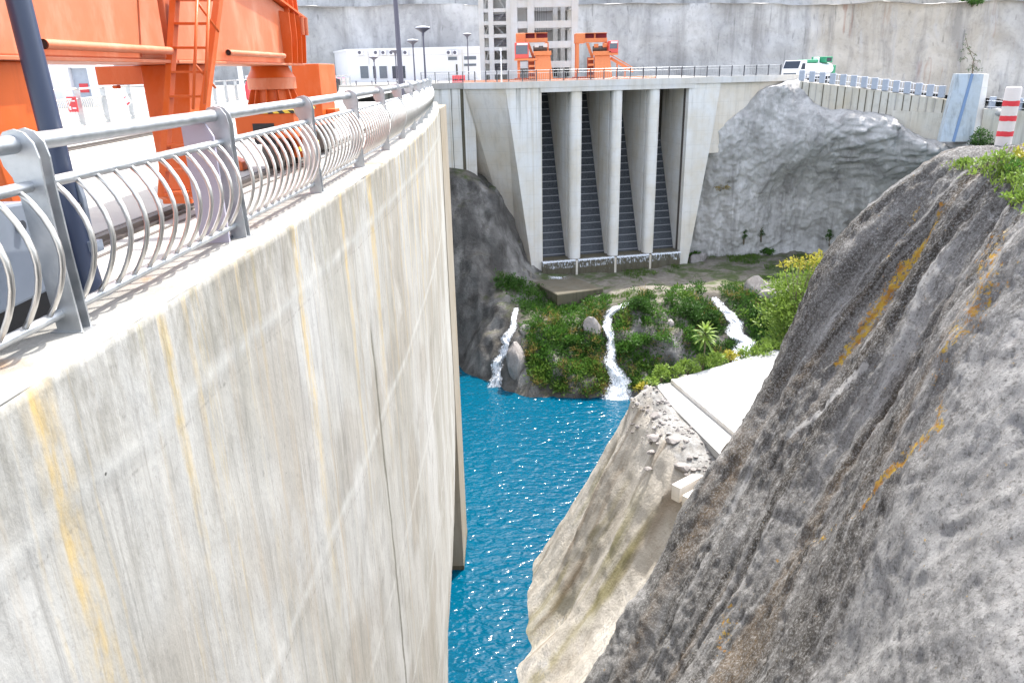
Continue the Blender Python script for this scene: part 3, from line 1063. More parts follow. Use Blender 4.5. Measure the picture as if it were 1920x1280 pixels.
# long vertical flutes on the steep face
ACM = Y * 0.93 - (Z + 21) * 0.10 + 0.5 * fbm(X * 0.2, Y * 0.2, 0 * X, 2, 67)      # runs along the face, constant down the fall line
fl = fbm(ACM * 0.42, Z * 0.05, 0 * X, 2, 61) - 0.35 * np.exp(-((ACM - 25.7) / 0.9) ** 2) * 3
d = st * (0.55 * fl + 0.03 * fbm(X * 1.5, Y * 1.5, Z * 0.5, 3, 63)) + 0.05 * fbm(X * 1.5, Y * 1.5, Z * 1.5, 4, 65)
P = P + nrm * d[..., None]
MIDR = P.copy()


def mat_mid():
    n = N('mid_rock_face')
    geo = n.t.nodes.new('ShaderNodeNewGeometry')
    nz = n.sep(geo.outputs['True Normal'])[2]
    ac = n.t.nodes.new('ShaderNodeAttribute'); ac.attribute_name = 'across'
    zz = n.sep(n.tc.outputs['Object'])[2]
    cb = n.t.nodes.new('ShaderNodeCombineXYZ')
    n.t.links.new(ac.outputs['Fac'], cb.inputs[0]); n.t.links.new(n.math('MULTIPLY', zz, 0.16), cb.inputs[1])
    a = n.noise(n.coord((1, 1, 0.5)), 0.35, 4, 0.55, 0.3)
    rock = n.mix(n.gray(a, 0.36, 0.64), (0.38, 0.345, 0.295), (0.52, 0.49, 0.445))
    s = n.noise(cb.outputs[0], 0.75, 4, 0.55, 0.25)
    rock = n.mix(n.gray(s, 0.54, 0.68, 0, 0.8), rock, (0.17, 0.125, 0.08))
    s2 = n.noise(cb.outputs[0], 0.45, 3, 0.55, 0.6)
    rock = n.mix(n.math('MULTIPLY', n.gray(s2, 0.54, 0.64, 0, 0.7), n.gray(zz, -17, -20)), rock, (0.19, 0.17, 0.055))
    b = n.noise(n.coord(), 1.1, 7, 0.7)
    gr = n.mix(n.gray(b, 0.36, 0.64), (0.14, 0.137, 0.13), (0.33, 0.325, 0.315))
    v = n.voro(n.coord(), 3.5)
    gr = n.mix(n.gray(v, 0.1, 0.5, 0.35, 0), gr, (0.20, 0.18, 0.16))
    col = n.mix(n.gray(nz, 0.66, 0.86), rock, gr)
    d = n.noise(n.coord(), 5, 7, 0.75)
    col = n.mix(n.gray(d, 0.53, 0.74, 0, 0.5), col, (0.16, 0.135, 0.105))
    d2 = n.noise(n.coord((1, 1, 0.4), (3, 3, 0)), 1.6, 6, 0.7)
    col = n.mix(n.gray(d2, 0.56, 0.72, 0, 0.4), col, (0.22, 0.18, 0.13))
    nm = n.bump(n.noise(n.coord(), 6, 7, 0.72), 0.6, 0.12)
    return n.out(col, 0.93, 0, nm, 0.2)


M['mid'] = mat_mid()
o_ = struct(grid_mesh('rock_bank', P, M['mid']))
at = o_.data.attributes.new('across', 'FLOAT', 'POINT')
at.data.foreach_set('value', ACM.ravel().astype(np.float32))

# platform slabs on the middle rock
k0 = Vector((9.0, 38.0)); k1 = Vector((10.45, 32.2)); kd = (k1 - k0).normalized()
k2 = k0 + kd * 16
ZP = -14.95
plat = thing('concrete_platform', (14, 36, ZP), 'bright white concrete slab with a raised kerb above the blue water', 'platform')
b = MB()
b.prism([(k0.x, k0.y, ZP - 0.5), (k2.x, k2.y, ZP - 0.5), (23, 24, ZP - 0.5), (23.5, 45.6, ZP - 0.5), (16.3, 42.4, ZP - 0.5)], (0, 0, 0.5))
b.build('upper_slab', M['platform'], plat)
kn = Vector((-kd.y, kd.x)) * -1
if kn.x > 0: kn = -kn
b = MB()
q0 = k0 + kn * 0.01
b.prism([(k0.x + kn.x * .24, k0.y + kn.y * .24, ZP - 0.5), (k2.x + kn.x * .24, k2.y + kn.y * .24, ZP - 0.5), (k2.x + kn.x * .004, k2.y + kn.y * .004, ZP - 0.5), (k0.x + kn.x * .004, k0.y + kn.y * .004, ZP - 0.5)], (0, 0, 0.535))
b.build('kerb', M['concrete_pale'], plat, bevel=0.02)
b = MB()
a0 = k0 + kn * 0.245; a1 = k2 + kn * 0.245; a2 = k2 + kn * 2.0; a3 = k0 + kn * 1.1 - kd * 0.2; a35 = k0 + kn * 1.5 + kd * 3.0
b.prism([(a0.x, a0.y, ZP - 0.6), (a1.x, a1.y, ZP - 0.6), (a2.x, a2.y, ZP - 0.6), (a35.x, a35.y, ZP - .6), (a3.x, a3.y, ZP - 0.6)], (0, 0, 0.385))
b.build('lower_slab', M['platform'], plat)

# ---- near rock slope (sprayed concrete) at the right
npz = []
for (u, v, y) in [(1745, 310, 13), (1800, 350, 11.5), (1860, 390, 10), (1920, 425, 8.5), (1600, 440, 13.8), (1480, 640, 14), (1340, 880, 13), (1200, 1150, 12), (1120, 1280, 11.5), (1700, 500, 12), (1650, 800, 10), (1500, 1000, 10),
                  (1400, 1200, 9.5), (1800, 600, 8.6), (1850, 800, 6.9), (1650, 1000, 7.4), (1900, 1000, 5.6), (1900, 1270, 4.4), (1600, 1270, 6.5), (1560, 700, 12), (1430, 900, 11.6), (1750, 480, 10.9)]:
    p = aty(u, v, y)
    npz.append((p.x, p.y, p.z))
npz += [(8.0, 13.3, -0.08), (8.8, 12.8, -0.1), (9, 10, -0.1), (8, 8, -0.15), (9, 5, -0.2), (12, 4, 0), (12, 10, 0), (12, 14, 0), (6.6, 4, -1.3), (5, 2, -3.0), (8, 2, -1.2), (3, 2.2, -4.5), (2.2, 4, -6), (2, 7, -8), (1, 10, -11.5), (0.6, 12, -12.5),
        (7.4, 14.3, -1.2), (8.6, 14.8, -1.4), (12, 16.0, -1.6), (6.6, 15.2, -4.5), (5.4, 15.3, -7.5), (3.6, 14.2, -10), (1.6, 13.0, -12.5), (2.6, 15.5, -15), (5, 17.5, -14.5), (8, 18, -11), (12, 20, -10), (8, 22, -17.5), (3, 20, -19), (12, 24, -16.5), (0, 16, -18)]
npz = np.array(npz)
xs4 = np.linspace(0.2, 13.5, 400); ys4 = np.linspace(1.6, 22, 520)
X, Y = np.meshgrid(xs4, ys4, indexing='ij')
Z = rbf(npz[:, :2], npz[:, 2], np.stack([X.ravel(), Y.ravel()], 1)).reshape(X.shape)
P = np.stack([X, Y, Z], -1)
nrm = grid_normals(P); nrm *= np.sign(nrm[..., 2:3])
st = np.clip((1 - nrm[..., 2]) / 0.25, 0, 1)
# fall-line coordinate: constant along each run-off line, measured at surveyed points
fs_ = []
for (u, v, y, sv) in [(1745, 310, 13, 0), (1600, 440, 13.8, 0), (1480, 640, 14, 0), (1340, 880, 13, 0), (1200, 1150, 12, 0), (1120, 1280, 11.5, 0),
                      (1800, 350, 11.5, 0.9), (1700, 500, 12, 0.9), (1560, 700, 12, 0.9), (1430, 900, 11.6, 0.9), (1300, 1180, 10.7, 0.9),
                      (1860, 390, 10, 2.0), (1750, 480, 10.9, 1.7), (1650, 800, 10, 2.0), (1500, 1000, 10, 1.9), (1400, 1200, 9.5, 2.1),
                      (1920, 425, 8.5, 3.2), (1800, 600, 8.6, 2.8), (1650, 1000, 7.4, 3.1), (1600, 1270, 6.5, 3.3), (1900, 1000, 5.6, 5.0), (1900, 1270, 4.4, 5.4), (1850, 800, 6.9, 4.0)]:
    p = aty(u, v, y); fs_.append((p.x, p.y, sv))
fs_ = np.array(fs_)
SF = rbf(fs_[:, :2], fs_[:, 2], np.stack([X.ravel(), Y.ravel()], 1), 0.02).reshape(X.shape)
SFw = SF + 0.10 * fbm(X * 0.5, Y * 0.5, Z * 0.3, 3, 70)
left = np.clip((3.6 - SF) / 1.4, 0.12, 1)
d = st * left * (0.16 * fbm(SFw * 1.6, Z * 0.10, 0 * X, 3, 71) + 0.075 * fbm(SFw * 5.5, Z * 0.22, 0 * X, 3, 73)) + st * 0.10 * fbm(X * 0.5, Y * 0.5, Z * 0.4, 3, 72)
d = d + (0.25 + 0.75 * st) * 0.022 * fbm(X * 2.6, Y * 2.6, Z * 2.6, 3, 75) + 0.022 * (1 - 2 * np.abs(vnoise(X * 7, Y * 7, Z * 7, 76))) + 0.018 * fbm(X * 12, Y * 12, Z * 12, 2, 78)
P = P + nrm * d[..., None]
NEAR = P.copy()
NEAR_N = nrm
o_near = struct(grid_mesh('rock_slope', P, M['near_rock']))
# seepage lines: polylines on the rock, found once on the surface, then measured in metres
_flat = P.reshape(-1, 3)
_rel = _flat - np.array([0, 0, CAMH])
_f = _rel @ np.array(_fw); _a = _rel @ np.array(_cx) / _f; _b = _rel @ np.array(_cy) / _f
_uu = 960 + FPX * _a; _vv = 640 - FPX * _b


def on_rock(u, v):
    dd = (_uu - u) ** 2 + (_vv - v) ** 2
    c = np.where(dd < 12 ** 2)[0]
    if len(c) == 0: c = np.array([np.argmin(dd)])
    return _flat[c[np.argmin(_f[c])]]


def line_field(lines):
    out = np.zeros(len(_flat))
    for pts, wd, amt in lines:
        q = [on_rock(*p) for p in pts]
        w_ = wd if isinstance(wd, (list, tuple)) else [wd] * len(q)
        for i in range(len(q) - 1):
            a, c = q[i], q[i + 1]
            ab = c - a
            t = np.clip(((_flat - a) @ ab) / (ab @ ab + 1e-9), 0, 1)
            dist = np.linalg.norm(_flat - (a + t[:, None] * ab), axis=1)
            ww = w_[i] + (w_[i + 1] - w_[i]) * t
            out = np.maximum(out, amt * np.exp(-(dist / ww) ** 2))
    return out


li = line_field([([(1758, 375), (1735, 430), (1690, 500), (1650, 560), (1610, 620), (1560, 680)], [0.05, 0.09, 0.16, 0.19, 0.16, 0.07], 1.02),
                 ([(1740, 700), (1755, 790), (1700, 840), (1650, 890), (1605, 950)], [0.05, 0.09, 0.11, 0.10, 0.06], 0.95),
                 ([(1605, 950), (1540, 1000), (1450, 1050)], [0.05, 0.09, 0.05], 0.5),
                 ([(1850, 450), (1840, 520), (1800, 600), (1760, 650)], [0.3, 0.35, 0.35, 0.2], 0.62),
                 ([(1360, 1130), (1345, 1200)], [0.2, 0.2], 0.5),
                 ([(1720, 370), (1690, 430), (1650, 480)], [0.04, 0.05, 0.03], 0.6)])
pa = line_field([([(1610, 680), (1560, 730), (1520, 770), (1470, 810)], [0.10, 0.18, 0.11, 0.10], 1.0),
                 ([(1810, 420), (1760, 520), (1710, 600), (1680, 690), (1600, 760)], [0.03, 0.03, 0.035, 0.03, 0.02], 0.75),
                 ([(1915, 580), (1890, 640)], [0.2, 0.16], 0.7),
                 ([(1760, 340), (1860, 400), (1910, 425)], [0.2, 0.2, 0.2], 0.55),
                 ([(1640, 960), (1660, 1000)], [0.12, 0.15], 0.4)])
for nm_, arr in (('lichen', li), ('pale', pa), ('fall', SFw.ravel())):
    at = o_near.data.attributes.new(nm_, 'FLOAT', 'POINT')
    at.data.foreach_set('value', arr.astype(np.float32))

# =================================================================== NEAR RAILING
def arc_step(y, s):
    return y + s / math.sqrt(1 + (0.005 * (y - 14.6)) ** 2)


rail = thing('steel_railing', tuple(edge_pt(6.78, 0.33)), 'galvanised steel railing with bulging curved bars on the streaked dam wall', 'railing')
PY = [4.18 - 2.6 * 2, 4.18 - 2.6]
y = 4.18
while y < 37.5:
    PY.append(y); y = arc_step(y, 2.6 if y < 12 else 2.5)
INS = 0.33


def rp3(y, out, z):
    return edge_pt(y, INS - out, z)


POST_PROF = [(-0.045, 0.0), (0.10, 0.0), (0.085, 0.45), (0.08, 0.85), (0.085, 1.0), (0.07, 1.08), (0.03, 1.135), (-0.025, 1.155), (-0.085, 1.14), (-0.125, 1.09), (-0.135, 1.02), (-0.125, 0.96), (-0.09, 0.90), (-0.075, 0.80), (-0.065, 0.45)]
bars_extra = MB()
nbar = 0
bar_list = []
for i, y in enumerate(PY):
    t = edge_dir(y)
    b = MB()
    for sgn in (-1, 1):
        c = t * (0.045 * sgn)
        b.prism([rp3(y, n_, z_) + c - t * 0.007 for (n_, z_) in POST_PROF], t * 0.014)
    b.obox(rp3(y, 0.02, 0.004), t, (t.y, -t.x, 0), (0, 0, 1), 0.14, 0.2, 0.01)
    b.build('post', M['galv'], rail)
    if i + 1 < len(PY):
        y2 = PY[i + 1]
        for k in range(12):
            yy = y + (y2 - y) * (k + 0.75) / 12.5
            bar_list.append(yy)
bar_list.sort(key=lambda a: abs(a - 6))


def bar_mesh(b, yy, n=8, seg=10):
    pts = []
    for j in range(seg + 1):
        a = j / seg
        z_ = 0.85 + (0.12 - 0.85) * a
        out = -0.01 + 0.165 * math.sin(PI * (a ** 0.92)) ** 0.9 if 0 < a < 1 else -0.01
        pts.append(rp3(yy, out, z_))
    b.tube(pts, 0.017, n)


for k, yy in enumerate(bar_list):
    if k < 96:
        b = MB(); bar_mesh(b, yy); b.build('bar', M['tube'], rail, smooth=True)
    else:
        bar_mesh(bars_extra, yy, 6, 8)
o = bars_extra.build('bar', M['tube'], rail, smooth=True)
o['kind'] = 'stuff'
yy = np.linspace(PY[0] - 1, PY[-1], 90)
b = MB(); b.tube([rp3(a, -0.045, 1.075) for a in yy], 0.05, 14); b.build('top_rail', M['galv'], rail, smooth=True)
b = MB(); b.tube([rp3(a, -0.01, 0.85) for a in yy], 0.032, 12); b.build('middle_rail', M['galv'], rail, smooth=True)
b = MB(); b.tube([rp3(a, -0.01, 0.115) for a in yy], 0.03, 12); b.build('bottom_rail', M['galv'], rail, smooth=True)

# =================================================================== LAMP POSTS
def lamp_post(base, h, r0, r1, m, label, head=0.75, group='street lamps on the dam crest', lean=(0, 0)):
    t = thing('street_lamp', base, label, 'street lamp', group)
    b = MB()
    b.lathe((0, 0, 0), [(r0 * 1.9, 0), (r0 * 1.9, 0.03), (r0 * 1.25, 0.05), (r0 * 1.05, 0.3), (r0, 0.4), ((r0 + r1) / 2, h * 0.5), (r1, h)], 16)
    for k in range(len(b.v)):
        x, y_, z = b.v[k]; b.v[k] = (x + lean[0] * z, y_ + lean[1] * z, z)
    b.build('pole', m, t, smooth=True, local=True, auto=0.6)
    if head > 0:
        b = MB()
        b.lathe((lean[0] * h, lean[1] * h, h), [(r1 * 1.6, -0.25), (r1 * 1.8, 0.0), (head * 0.45, 0.12), (head, 0.32), (head * 1.02, 0.38)], 20)
        b.build('lamp_dish', M['pole_far'], t, smooth=True, local=True, auto=0.6)
        b = MB()
        b.lathe((lean[0] * h, lean[1] * h, h), [(head * 0.98, 0.385), (head * 0.95, 0.44), (head * 0.4, 0.5), (0.02, 0.52)], 20)
        b.build('lamp_cover', M['white_paint'], t, smooth=True, local=True, auto=0.6)
    return t


p = atz(172, 556, -0.01)
lamp_post((p.x, p.y, -0.01), 7.0, 0.072, 0.066, M['pole_paint'], 'thick dark blue lamp pole right behind the nearest railing post', 0.8, lean=(-0.022, 0.0))
p = atz(753, 172, 0)
p = aty(753, 172, 42); lamp_post((p.x, p.y, -0.01), 9.0, 0.15, 0.09, M['pole_far'], 'tallest thin dark lamp pole, its top out of sight above the white building', 0.8)
for (u, v, y, lab, hd) in [(793, 62, 66, 'grey street lamp with a wide dish head, the larger one right of the tallest pole', 0.62), (774, 84, 82, 'grey street lamp with a dish head just left of the larger dish lamp', 0.6),
                           (741, 101, 96, 'slim street lamp in front of the dark doorway of the white building', 0.5), (701, 113, 96, 'slim short street lamp in front of the left windows of the white building', 0.6),
                           (876, 70, 112, 'small lamp standing before the cliff right of the white building front', 0.6)]:
    q = aty(u, v, y)
    lamp_post((q.x, q.y, -0.02), q.z + 0.02, 0.09, 0.06, M['pole_far'], lab, hd)
q = aty(939, 96, 84)
t = thing('white_pole', (q.x, q.y, -0.02), 'slim white pole rising behind the bridge railing before the stair tower', 'pole')
b = MB(); b.lathe((0, 0, 0), [(0.12, 0), (0.12, 0.1), (0.07, 0.15), (0.06, q.z)], 12); b.build('shaft', M['white_paint'], t, smooth=True, local=True, auto=0.6)
b = MB(); b.box((-0.16, -0.1, q.z), (0.10, 0.1, q.z + 0.28)); b.build('cap_box', M['white_paint'], t, local=True, bevel=0.02)

# =================================================================== GANTRY CRANE
gx = -3.2      # outer face of the sill girder
crane = thing('gantry_crane', (-3.6, 9, 0), 'huge orange gantry crane with box girder and ladder standing on the deck rail', 'gantry crane')
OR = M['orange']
Z0 = 1.52
b = MB()
# near part of the girder: web, bottom flange, deeper section
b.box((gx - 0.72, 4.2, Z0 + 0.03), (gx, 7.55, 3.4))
b.build('box_girder', M['orange_sunlit_faded'], crane, bevel=0.012)
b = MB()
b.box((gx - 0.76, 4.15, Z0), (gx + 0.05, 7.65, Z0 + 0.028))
b.build('bottom_flange', M['orange_sunlit_faded'], crane, bevel=0.005)
# far part, lower top with a sloped top flange
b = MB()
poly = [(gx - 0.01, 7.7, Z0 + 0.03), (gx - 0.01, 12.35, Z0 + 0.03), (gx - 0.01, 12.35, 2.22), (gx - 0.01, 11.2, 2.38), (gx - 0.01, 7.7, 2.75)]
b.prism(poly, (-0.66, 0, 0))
b.build('end_girder', M['orange_sunlit_faded'], crane, bevel=0.01)
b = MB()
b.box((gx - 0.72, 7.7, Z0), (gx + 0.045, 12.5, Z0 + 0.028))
b.build('end_flange', M['orange_sunlit_faded'], crane, bevel=0.005)
b = MB()
pl = [(gx + 0.08, 12.75, 2.20), (gx + 0.08, 11.2, 2.39), (gx + 0.08, 7.7, 2.76), (gx + 0.08, 7.7, 2.79), (gx + 0.08, 11.2, 2.42), (gx + 0.08, 12.75, 2.23)]
b.prism(pl, (-0.82, 0, 0))
b.build('top_flange', OR, crane)
for yy in (11.55, 11.85, 12.12, 12.36):
    b = MB(); b.prism([(gx - 0.01, yy, Z0 + 0.03), (gx + 0.10, yy, Z0 + 0.03), (gx + 0.13, yy, 1.9), (gx + 0.13, yy, 2.22), (gx - 0.01, yy, 2.25)], (0, 0.022, 0)); b.build('stiffener', OR, crane)
for yy in (11.85, 12.12, 12.36):
    b = MB(); b.prism([(gx - 0.4, yy, 2.24), (gx + 0.06, yy, 2.24), (gx + 0.04, yy, 2.9), (gx - 0.4, yy, 2.9)], (0, 0.022, 0)); b.build('stiffener', OR, crane)
b = MB(); b.tube([(gx + 0.15, 12.37, 1.95), (gx + 0.16, 12.37, 2.2)], 0.03, 10); b.tube([(gx + 0.15, 12.14, 1.95), (gx + 0.16, 12.14, 2.2)], 0.03, 10); b.build('pipe_sleeve', M['orange_sunlit_faded'], crane, smooth=True, auto=0.6)
# upper works above the flange
b = MB(); b.box((gx - 0.6, 8.2, 2.80), (gx - 0.15, 12.3, 3.6)); b.build('upper_frame', OR, crane, bevel=0.01)
# long pipes on the girder face (open ends)
def open_pipe(p, q, r, name):
    b = MB(); b.tube([p, q], r, 16, caps=False); b.tube([p, Vector(p).lerp(Vector(q), 0.5)], r * 0.8, 16, caps=False)
    o = b.build(name, M['orange_sunlit_faded'], crane, smooth=True)
    pv = Vector(p); d = (Vector(q) - pv).normalized()
    e = MB(); e.tube([pv + d * 0.01, pv + d * 0.02], r * 0.8, 16); e.build('bore', M['black'], o)
    return o


a_ = atx(82, 83, gx + 0.06); c_ = atx(315, 89, gx + 0.06)
open_pipe(a_, (gx + 0.06, 7.5, a_.z), 0.034, 'pipe')
a_ = atx(428, 99, gx + 0.06)
open_pipe(a_, (gx + 0.06, 11.3, a_.z), 0.034, 'pipe')
# pale diagonal stiffener plate, inner gusset
b = MB(); b.prism([(gx + 0.003, 7.0, Z0 + 0.05), (gx + 0.003, 7.5, Z0 + 0.05), (gx + 0.003, 7.5, 3.3)], (0.012, 0, 0)); b.build('gusset', M['orange_sunlit_faded'], crane)
# near leg under the girder
def tapered(name, y0, y1, x0, x1, zt, yb0, yb1, xb0, xb1, zb):
    b = MB()
    b.hull8([(xb0, yb0, zb), (xb1, yb0, zb), (xb1, yb1, zb), (xb0, yb1, zb)], [(x0, y0, zt), (x1, y0, zt), (x1, y1, zt), (x0, y1, zt)])
    return b.build(name, OR, crane, bevel=0.01)


tapered('leg', 4.75, 5.5, gx - 0.62, gx - 0.02, Z0 - 0.003, 5.0, 5.75, gx - 0.5, gx - 0.08, 0.30)
tapered('leg', 8.3, 8.95, gx - 0.62, gx - 0.1, Z0 - 0.003, 7.75, 8.2, gx - 0.36, gx - 0.06, 0.30)
b = MB(); b.box((gx - 1.12, 8.35, 1.33), (gx - 0.625, 8.8, Z0 - 0.003)); b.box((gx - 1.0, 8.4, 1.29), (gx - 0.95, 8.5, 1.326)); b.build('cross_beam', OR, crane, bevel=0.01)
b = MB(); b.box((gx - 0.36, 7.7, 0.17), (gx - 0.06, 8.5, 0.297)); b.build('leg_foot', OR, crane, bevel=0.008)
# ladder: inclined stringers, treads, and two pale hand pipes
L0 = Vector((-3.24, 7.02, 0.35)); R0 = Vector((-2.94, 7.02, 0.35))
L1 = atz(330, -40, 2.35); L1 = aty(329, -20, 7.85); R1 = aty(412, -20, 7.85)
Rb = aty(362, 372, 7.02); Lb = aty(305, 372, 7.02)
dl = (L1 - Lb).normalized()
for (p0, p1) in ((Lb, L1), (Rb, R1)):
    b = MB(); b.beam(p0, p1, 0.06, 0.10, (0, 1, 0.2)); b.build('ladder_stringer', OR, crane, bevel=0.004)
for k in range(9):
    t_ = (k + 0.15) / 8.6
    a = Lb.lerp(L1, t_); c = Rb.lerp(R1, t_)
    b = MB(); b.obox((a + c) / 2, c - a, (0, 1, 0), (0, 0, 1), (c - a).length - 0.062, 0.12, 0.02); b.build('ladder_tread', OR, crane)
for (u0, u1, v1) in ((371, 362, 205), (393, 384, 195)):
    a = aty(u0, -30, 7.45); c = aty(u1, v1, 7.0)
    b = MB(); b.tube([a, c], 0.014, 10); b.build('hand_pipe', OR, crane, smooth=True)
for (pa_, pb_) in (((372, 8), (410, 60)), ((366, 122), (404, 165))):
    b = MB(); b.tube([aty(*pa_, 7.4), aty(*pb_, 7.6)], 0.012, 8); b.build('diagonal_brace', OR, crane, smooth=True)
# far bogie: slewing column, ring flanges, bogie box, wheels
cx_, cy_ = -3.58, 12.05
b = MB(); b.lathe((cx_, cy_, 0), [(0.30, 1.00), (0.27, 1.18), (0.27, 1.2)], 24); b.build('bogie_column', OR, crane, smooth=True, auto=0.5)
b = MB(); b.lathe((cx_, cy_, 0), [(0.36, 1.19), (0.36, 1.35)], 28); b.build('bogie_ring', M['orange_sunlit_faded'], crane, smooth=True, auto=0.5)
b = MB(); b.lathe((cx_, cy_, 0), [(0.355, 1.352), (0.29, 1.46), (0.27, 1.517)], 24); b.build('column_head', OR, crane, smooth=True, auto=0.4)
for k in range(12):
    an = 2 * PI * k / 12
    dv = Vector((math.cos(an), math.sin(an), 0)); pv = Vector((-dv.y, dv.x, 0))
    b = MB()
    b.prism([Vector((cx_, cy_, 0)) + dv * r_ + Vector((0, 0, z_)) - pv * 0.008 for (r_, z_) in ((0.26, 0.86), (0.44, 0.86), (0.33, 1.185), (0.26, 1.185))], pv * 0.016)
    b.build('column_rib', OR, crane)
b = MB()
b.box((cx_ - 0.45, cy_ - 0.55, 0.50), (cx_ + 0.42, cy_ + 0.75, 0.855))
b.build('bogie_box', OR, crane, bevel=0.01)
b = MB(); b.box((cx_ - 0.2, cy_ - 0.556, 0.42), (cx_ + 0.12, cy_ - 0.5505, 0.72)); b.build('bogie_opening', M['black'], crane)
b = MB(); b.box((cx_ - 0.47, cy_ - 0.57, 0.858), (cx_ + 0.44, cy_ + 0.77, 0.90)); b.build('hazard_band', M['stripe'], crane)
b = MB(); b.box((cx_ + 0.425, cy_ - 0.5, 0.30), (cx_ + 0.45, cy_ + 0.7, 0.36)); b.build('hazard_band', M['stripe'], crane)
for (dy) in (-0.35, 0.2, 0.72):
    b = MB(); b.tube([(cx_ - 0.1, cy_ + dy, 0.27), (cx_ + 0.1, cy_ + dy, 0.27)], 0.24, 24); b.tube([(cx_ + 0.1, cy_ + dy, 0.27), (cx_ + 0.14, cy_ + dy, 0.27)], 0.10, 16)
    b.build('wheel', M['rust_steel'], crane, smooth=True, auto=0.6)
b = MB(); b.box((cx_ + 0.15, cy_ + 0.2, 0.14), (cx_ + 0.36, cy_ + 0.95, 0.498)); b.build('bogie_side', OR, crane, bevel=0.01)
# motor box on the same rail further on
b = MB(); b.box((-3.78, 14.0, 0.98), (-3.30, 15.3, 1.56)); b.build('motor_box', OR, crane, bevel=0.012)
b = MB(); b.box((-3.77, 14.03, 0.52), (-3.32, 15.1, 0.93)); b.build('motor_base', OR, crane, bevel=0.012)
b = MB(); b.box((-3.80, 13.98, 0.934), (-3.30, 15.32, 0.977)); b.build('hazard_band', M['stripe'], crane)
b = MB(); b.box((-3.318, 14.3, 0.62), (-3.15, 14.7, 0.78)); b.build('buffer', OR, crane, bevel=0.01)
b = MB(); b.box((-3.74, 14.1, 0.10), (-3.36, 15.05, 0.515)); b.build('wheel_block', M['rust_steel'], crane)

# small orange stop block, crane rail in its slot
p = atz(447, 318, 0); t = thing('stop_block', (p.x, p.y, 0), 'small orange steel stop block on the deck between two railing posts', 'block')
b = MB(); b.prism([(-0.12, -0.14, -0.01), (0.12, -0.14, -0.01), (0.12, -0.14, 0.12), (-0.02, -0.14, 0.2), (-0.12, -0.14, 0.2)], (0, 0.28, 0)); b.build('block_body', OR, t, local=True, bevel=0.01)
b = MB(); b.box((-0.15, -0.17, -0.011), (0.15, 0.17, -0.002)); b.build('base_plate', M['rust_steel'], t, local=True)


def crane_rail(off, label, y0=2.5, y1=36):
    t = thing('crane_rail', (edge_x(9) - off, 9, 0), label, 'rail', 'crane rails set in the deck')
    ys = np.linspace(y0, y1, 40)
    def rowp(inset, z): return [edge_pt(yv, inset, z) for yv in ys]
    def strip(name, ia, ib, za, zb, m):
        a = rowp(ia, za); c = rowp(ib, zb); n_ = len(ys)
        d1 = rowp(ia, -0.03); d2 = rowp(ib, -0.03)
        b = MB(); b.add(a + c + d1 + d2, [(i, i + 1, n_ + i + 1, n_ + i) for i in range(n_ - 1)] + [(2 * n_ + i, 2 * n_ + i + 1, i + 1, i) for i in range(n_ - 1)] + [(n_ + i, n_ + i + 1, 3 * n_ + i + 1, 3 * n_ + i) for i in range(n_ - 1)])
        return b.build(name, m, t)
    strip('rail_head', off - 0.035, off + 0.035, 0.06, 0.06, M['rust_steel'])
    strip('rail_foot', off - 0.10, off + 0.10, 0.015, 0.015, M['rust_steel'])
    strip('slot_edge', off - 0.31, off - 0.26, -0.006, -0.006, M['rust_steel'])
    strip('slot_edge', off + 0.26, off + 0.30, -0.006, -0.006, M['rust_steel'])
    return t


crane_rail(1.55, 'dark crane rail nearest the steel railing, under the orange bogie')
crane_rail(7.2, 'thin dark crane rail lying further in across the deck')

# grey clamp machine behind the nearest post, and a slim grey bracket by the lamp pole
t = thing('rail_clamp', (-3.15, 4.3, 0), 'grey steel rail clamp housing at the left edge behind the nearest curved bars', 'machine')
b = MB()
b.prism([(-3.5, 3.6, 0.16), (-3.5, 4.75, 0.16), (-3.5, 4.75, 0.5), (-3.5, 4.5, 0.72), (-3.5, 3.6, 0.78)], (0.62, 0, 0)); b.build('housing', M['grey_machine'], t, bevel=0.02)
b = MB(); b.tube([(-2.89, 4.35, 0.6), (-2.85, 4.35, 0.6)], 0.03, 14); b.tube([(-2.89, 4.1, 0.62), (-2.85, 4.1, 0.62)], 0.03, 14); b.build('bolt', M['dark_metal'], t, smooth=True, auto=.6)
b = MB(); b.box((-3.5, 3.5, -0.005), (-2.95, 4.7, 0.157)); b.build('base', M['black'], t)
p = aty(163, 395, 4.95)
t = thing('pole_bracket', (p.x - 0.06, p.y, 0.5), 'slim grey steel bracket clamped to the foot of the dark lamp pole', 'bracket')
b = MB(); b.prism([(-0.05, 0, -0.08), (0.045, 0, -0.12), (0.05, 0, 0.16), (0.03, 0, 0.30), (-0.05, 0, 0.33)], (0, 0.05, 0)); b.build('bracket_plate', M['grey_machine'], t, local=True, bevel=0.005)
b = MB(); b.tube([(0.02, -0.005, 0.12), (0.02, -0.03, 0.12)], 0.02, 10); b.tube([(0.0, -0.005, 0.26), (0.0, -0.03, 0.26)], 0.018, 10); b.build('bolt', M['dark_metal'], t, local=True)
b = MB(); b.box((-0.06, -0.03, -0.20), (0.09, 0.06, -0.125)); b.build('clamp', M['grey_machine'], t, local=True, bevel=0.005)

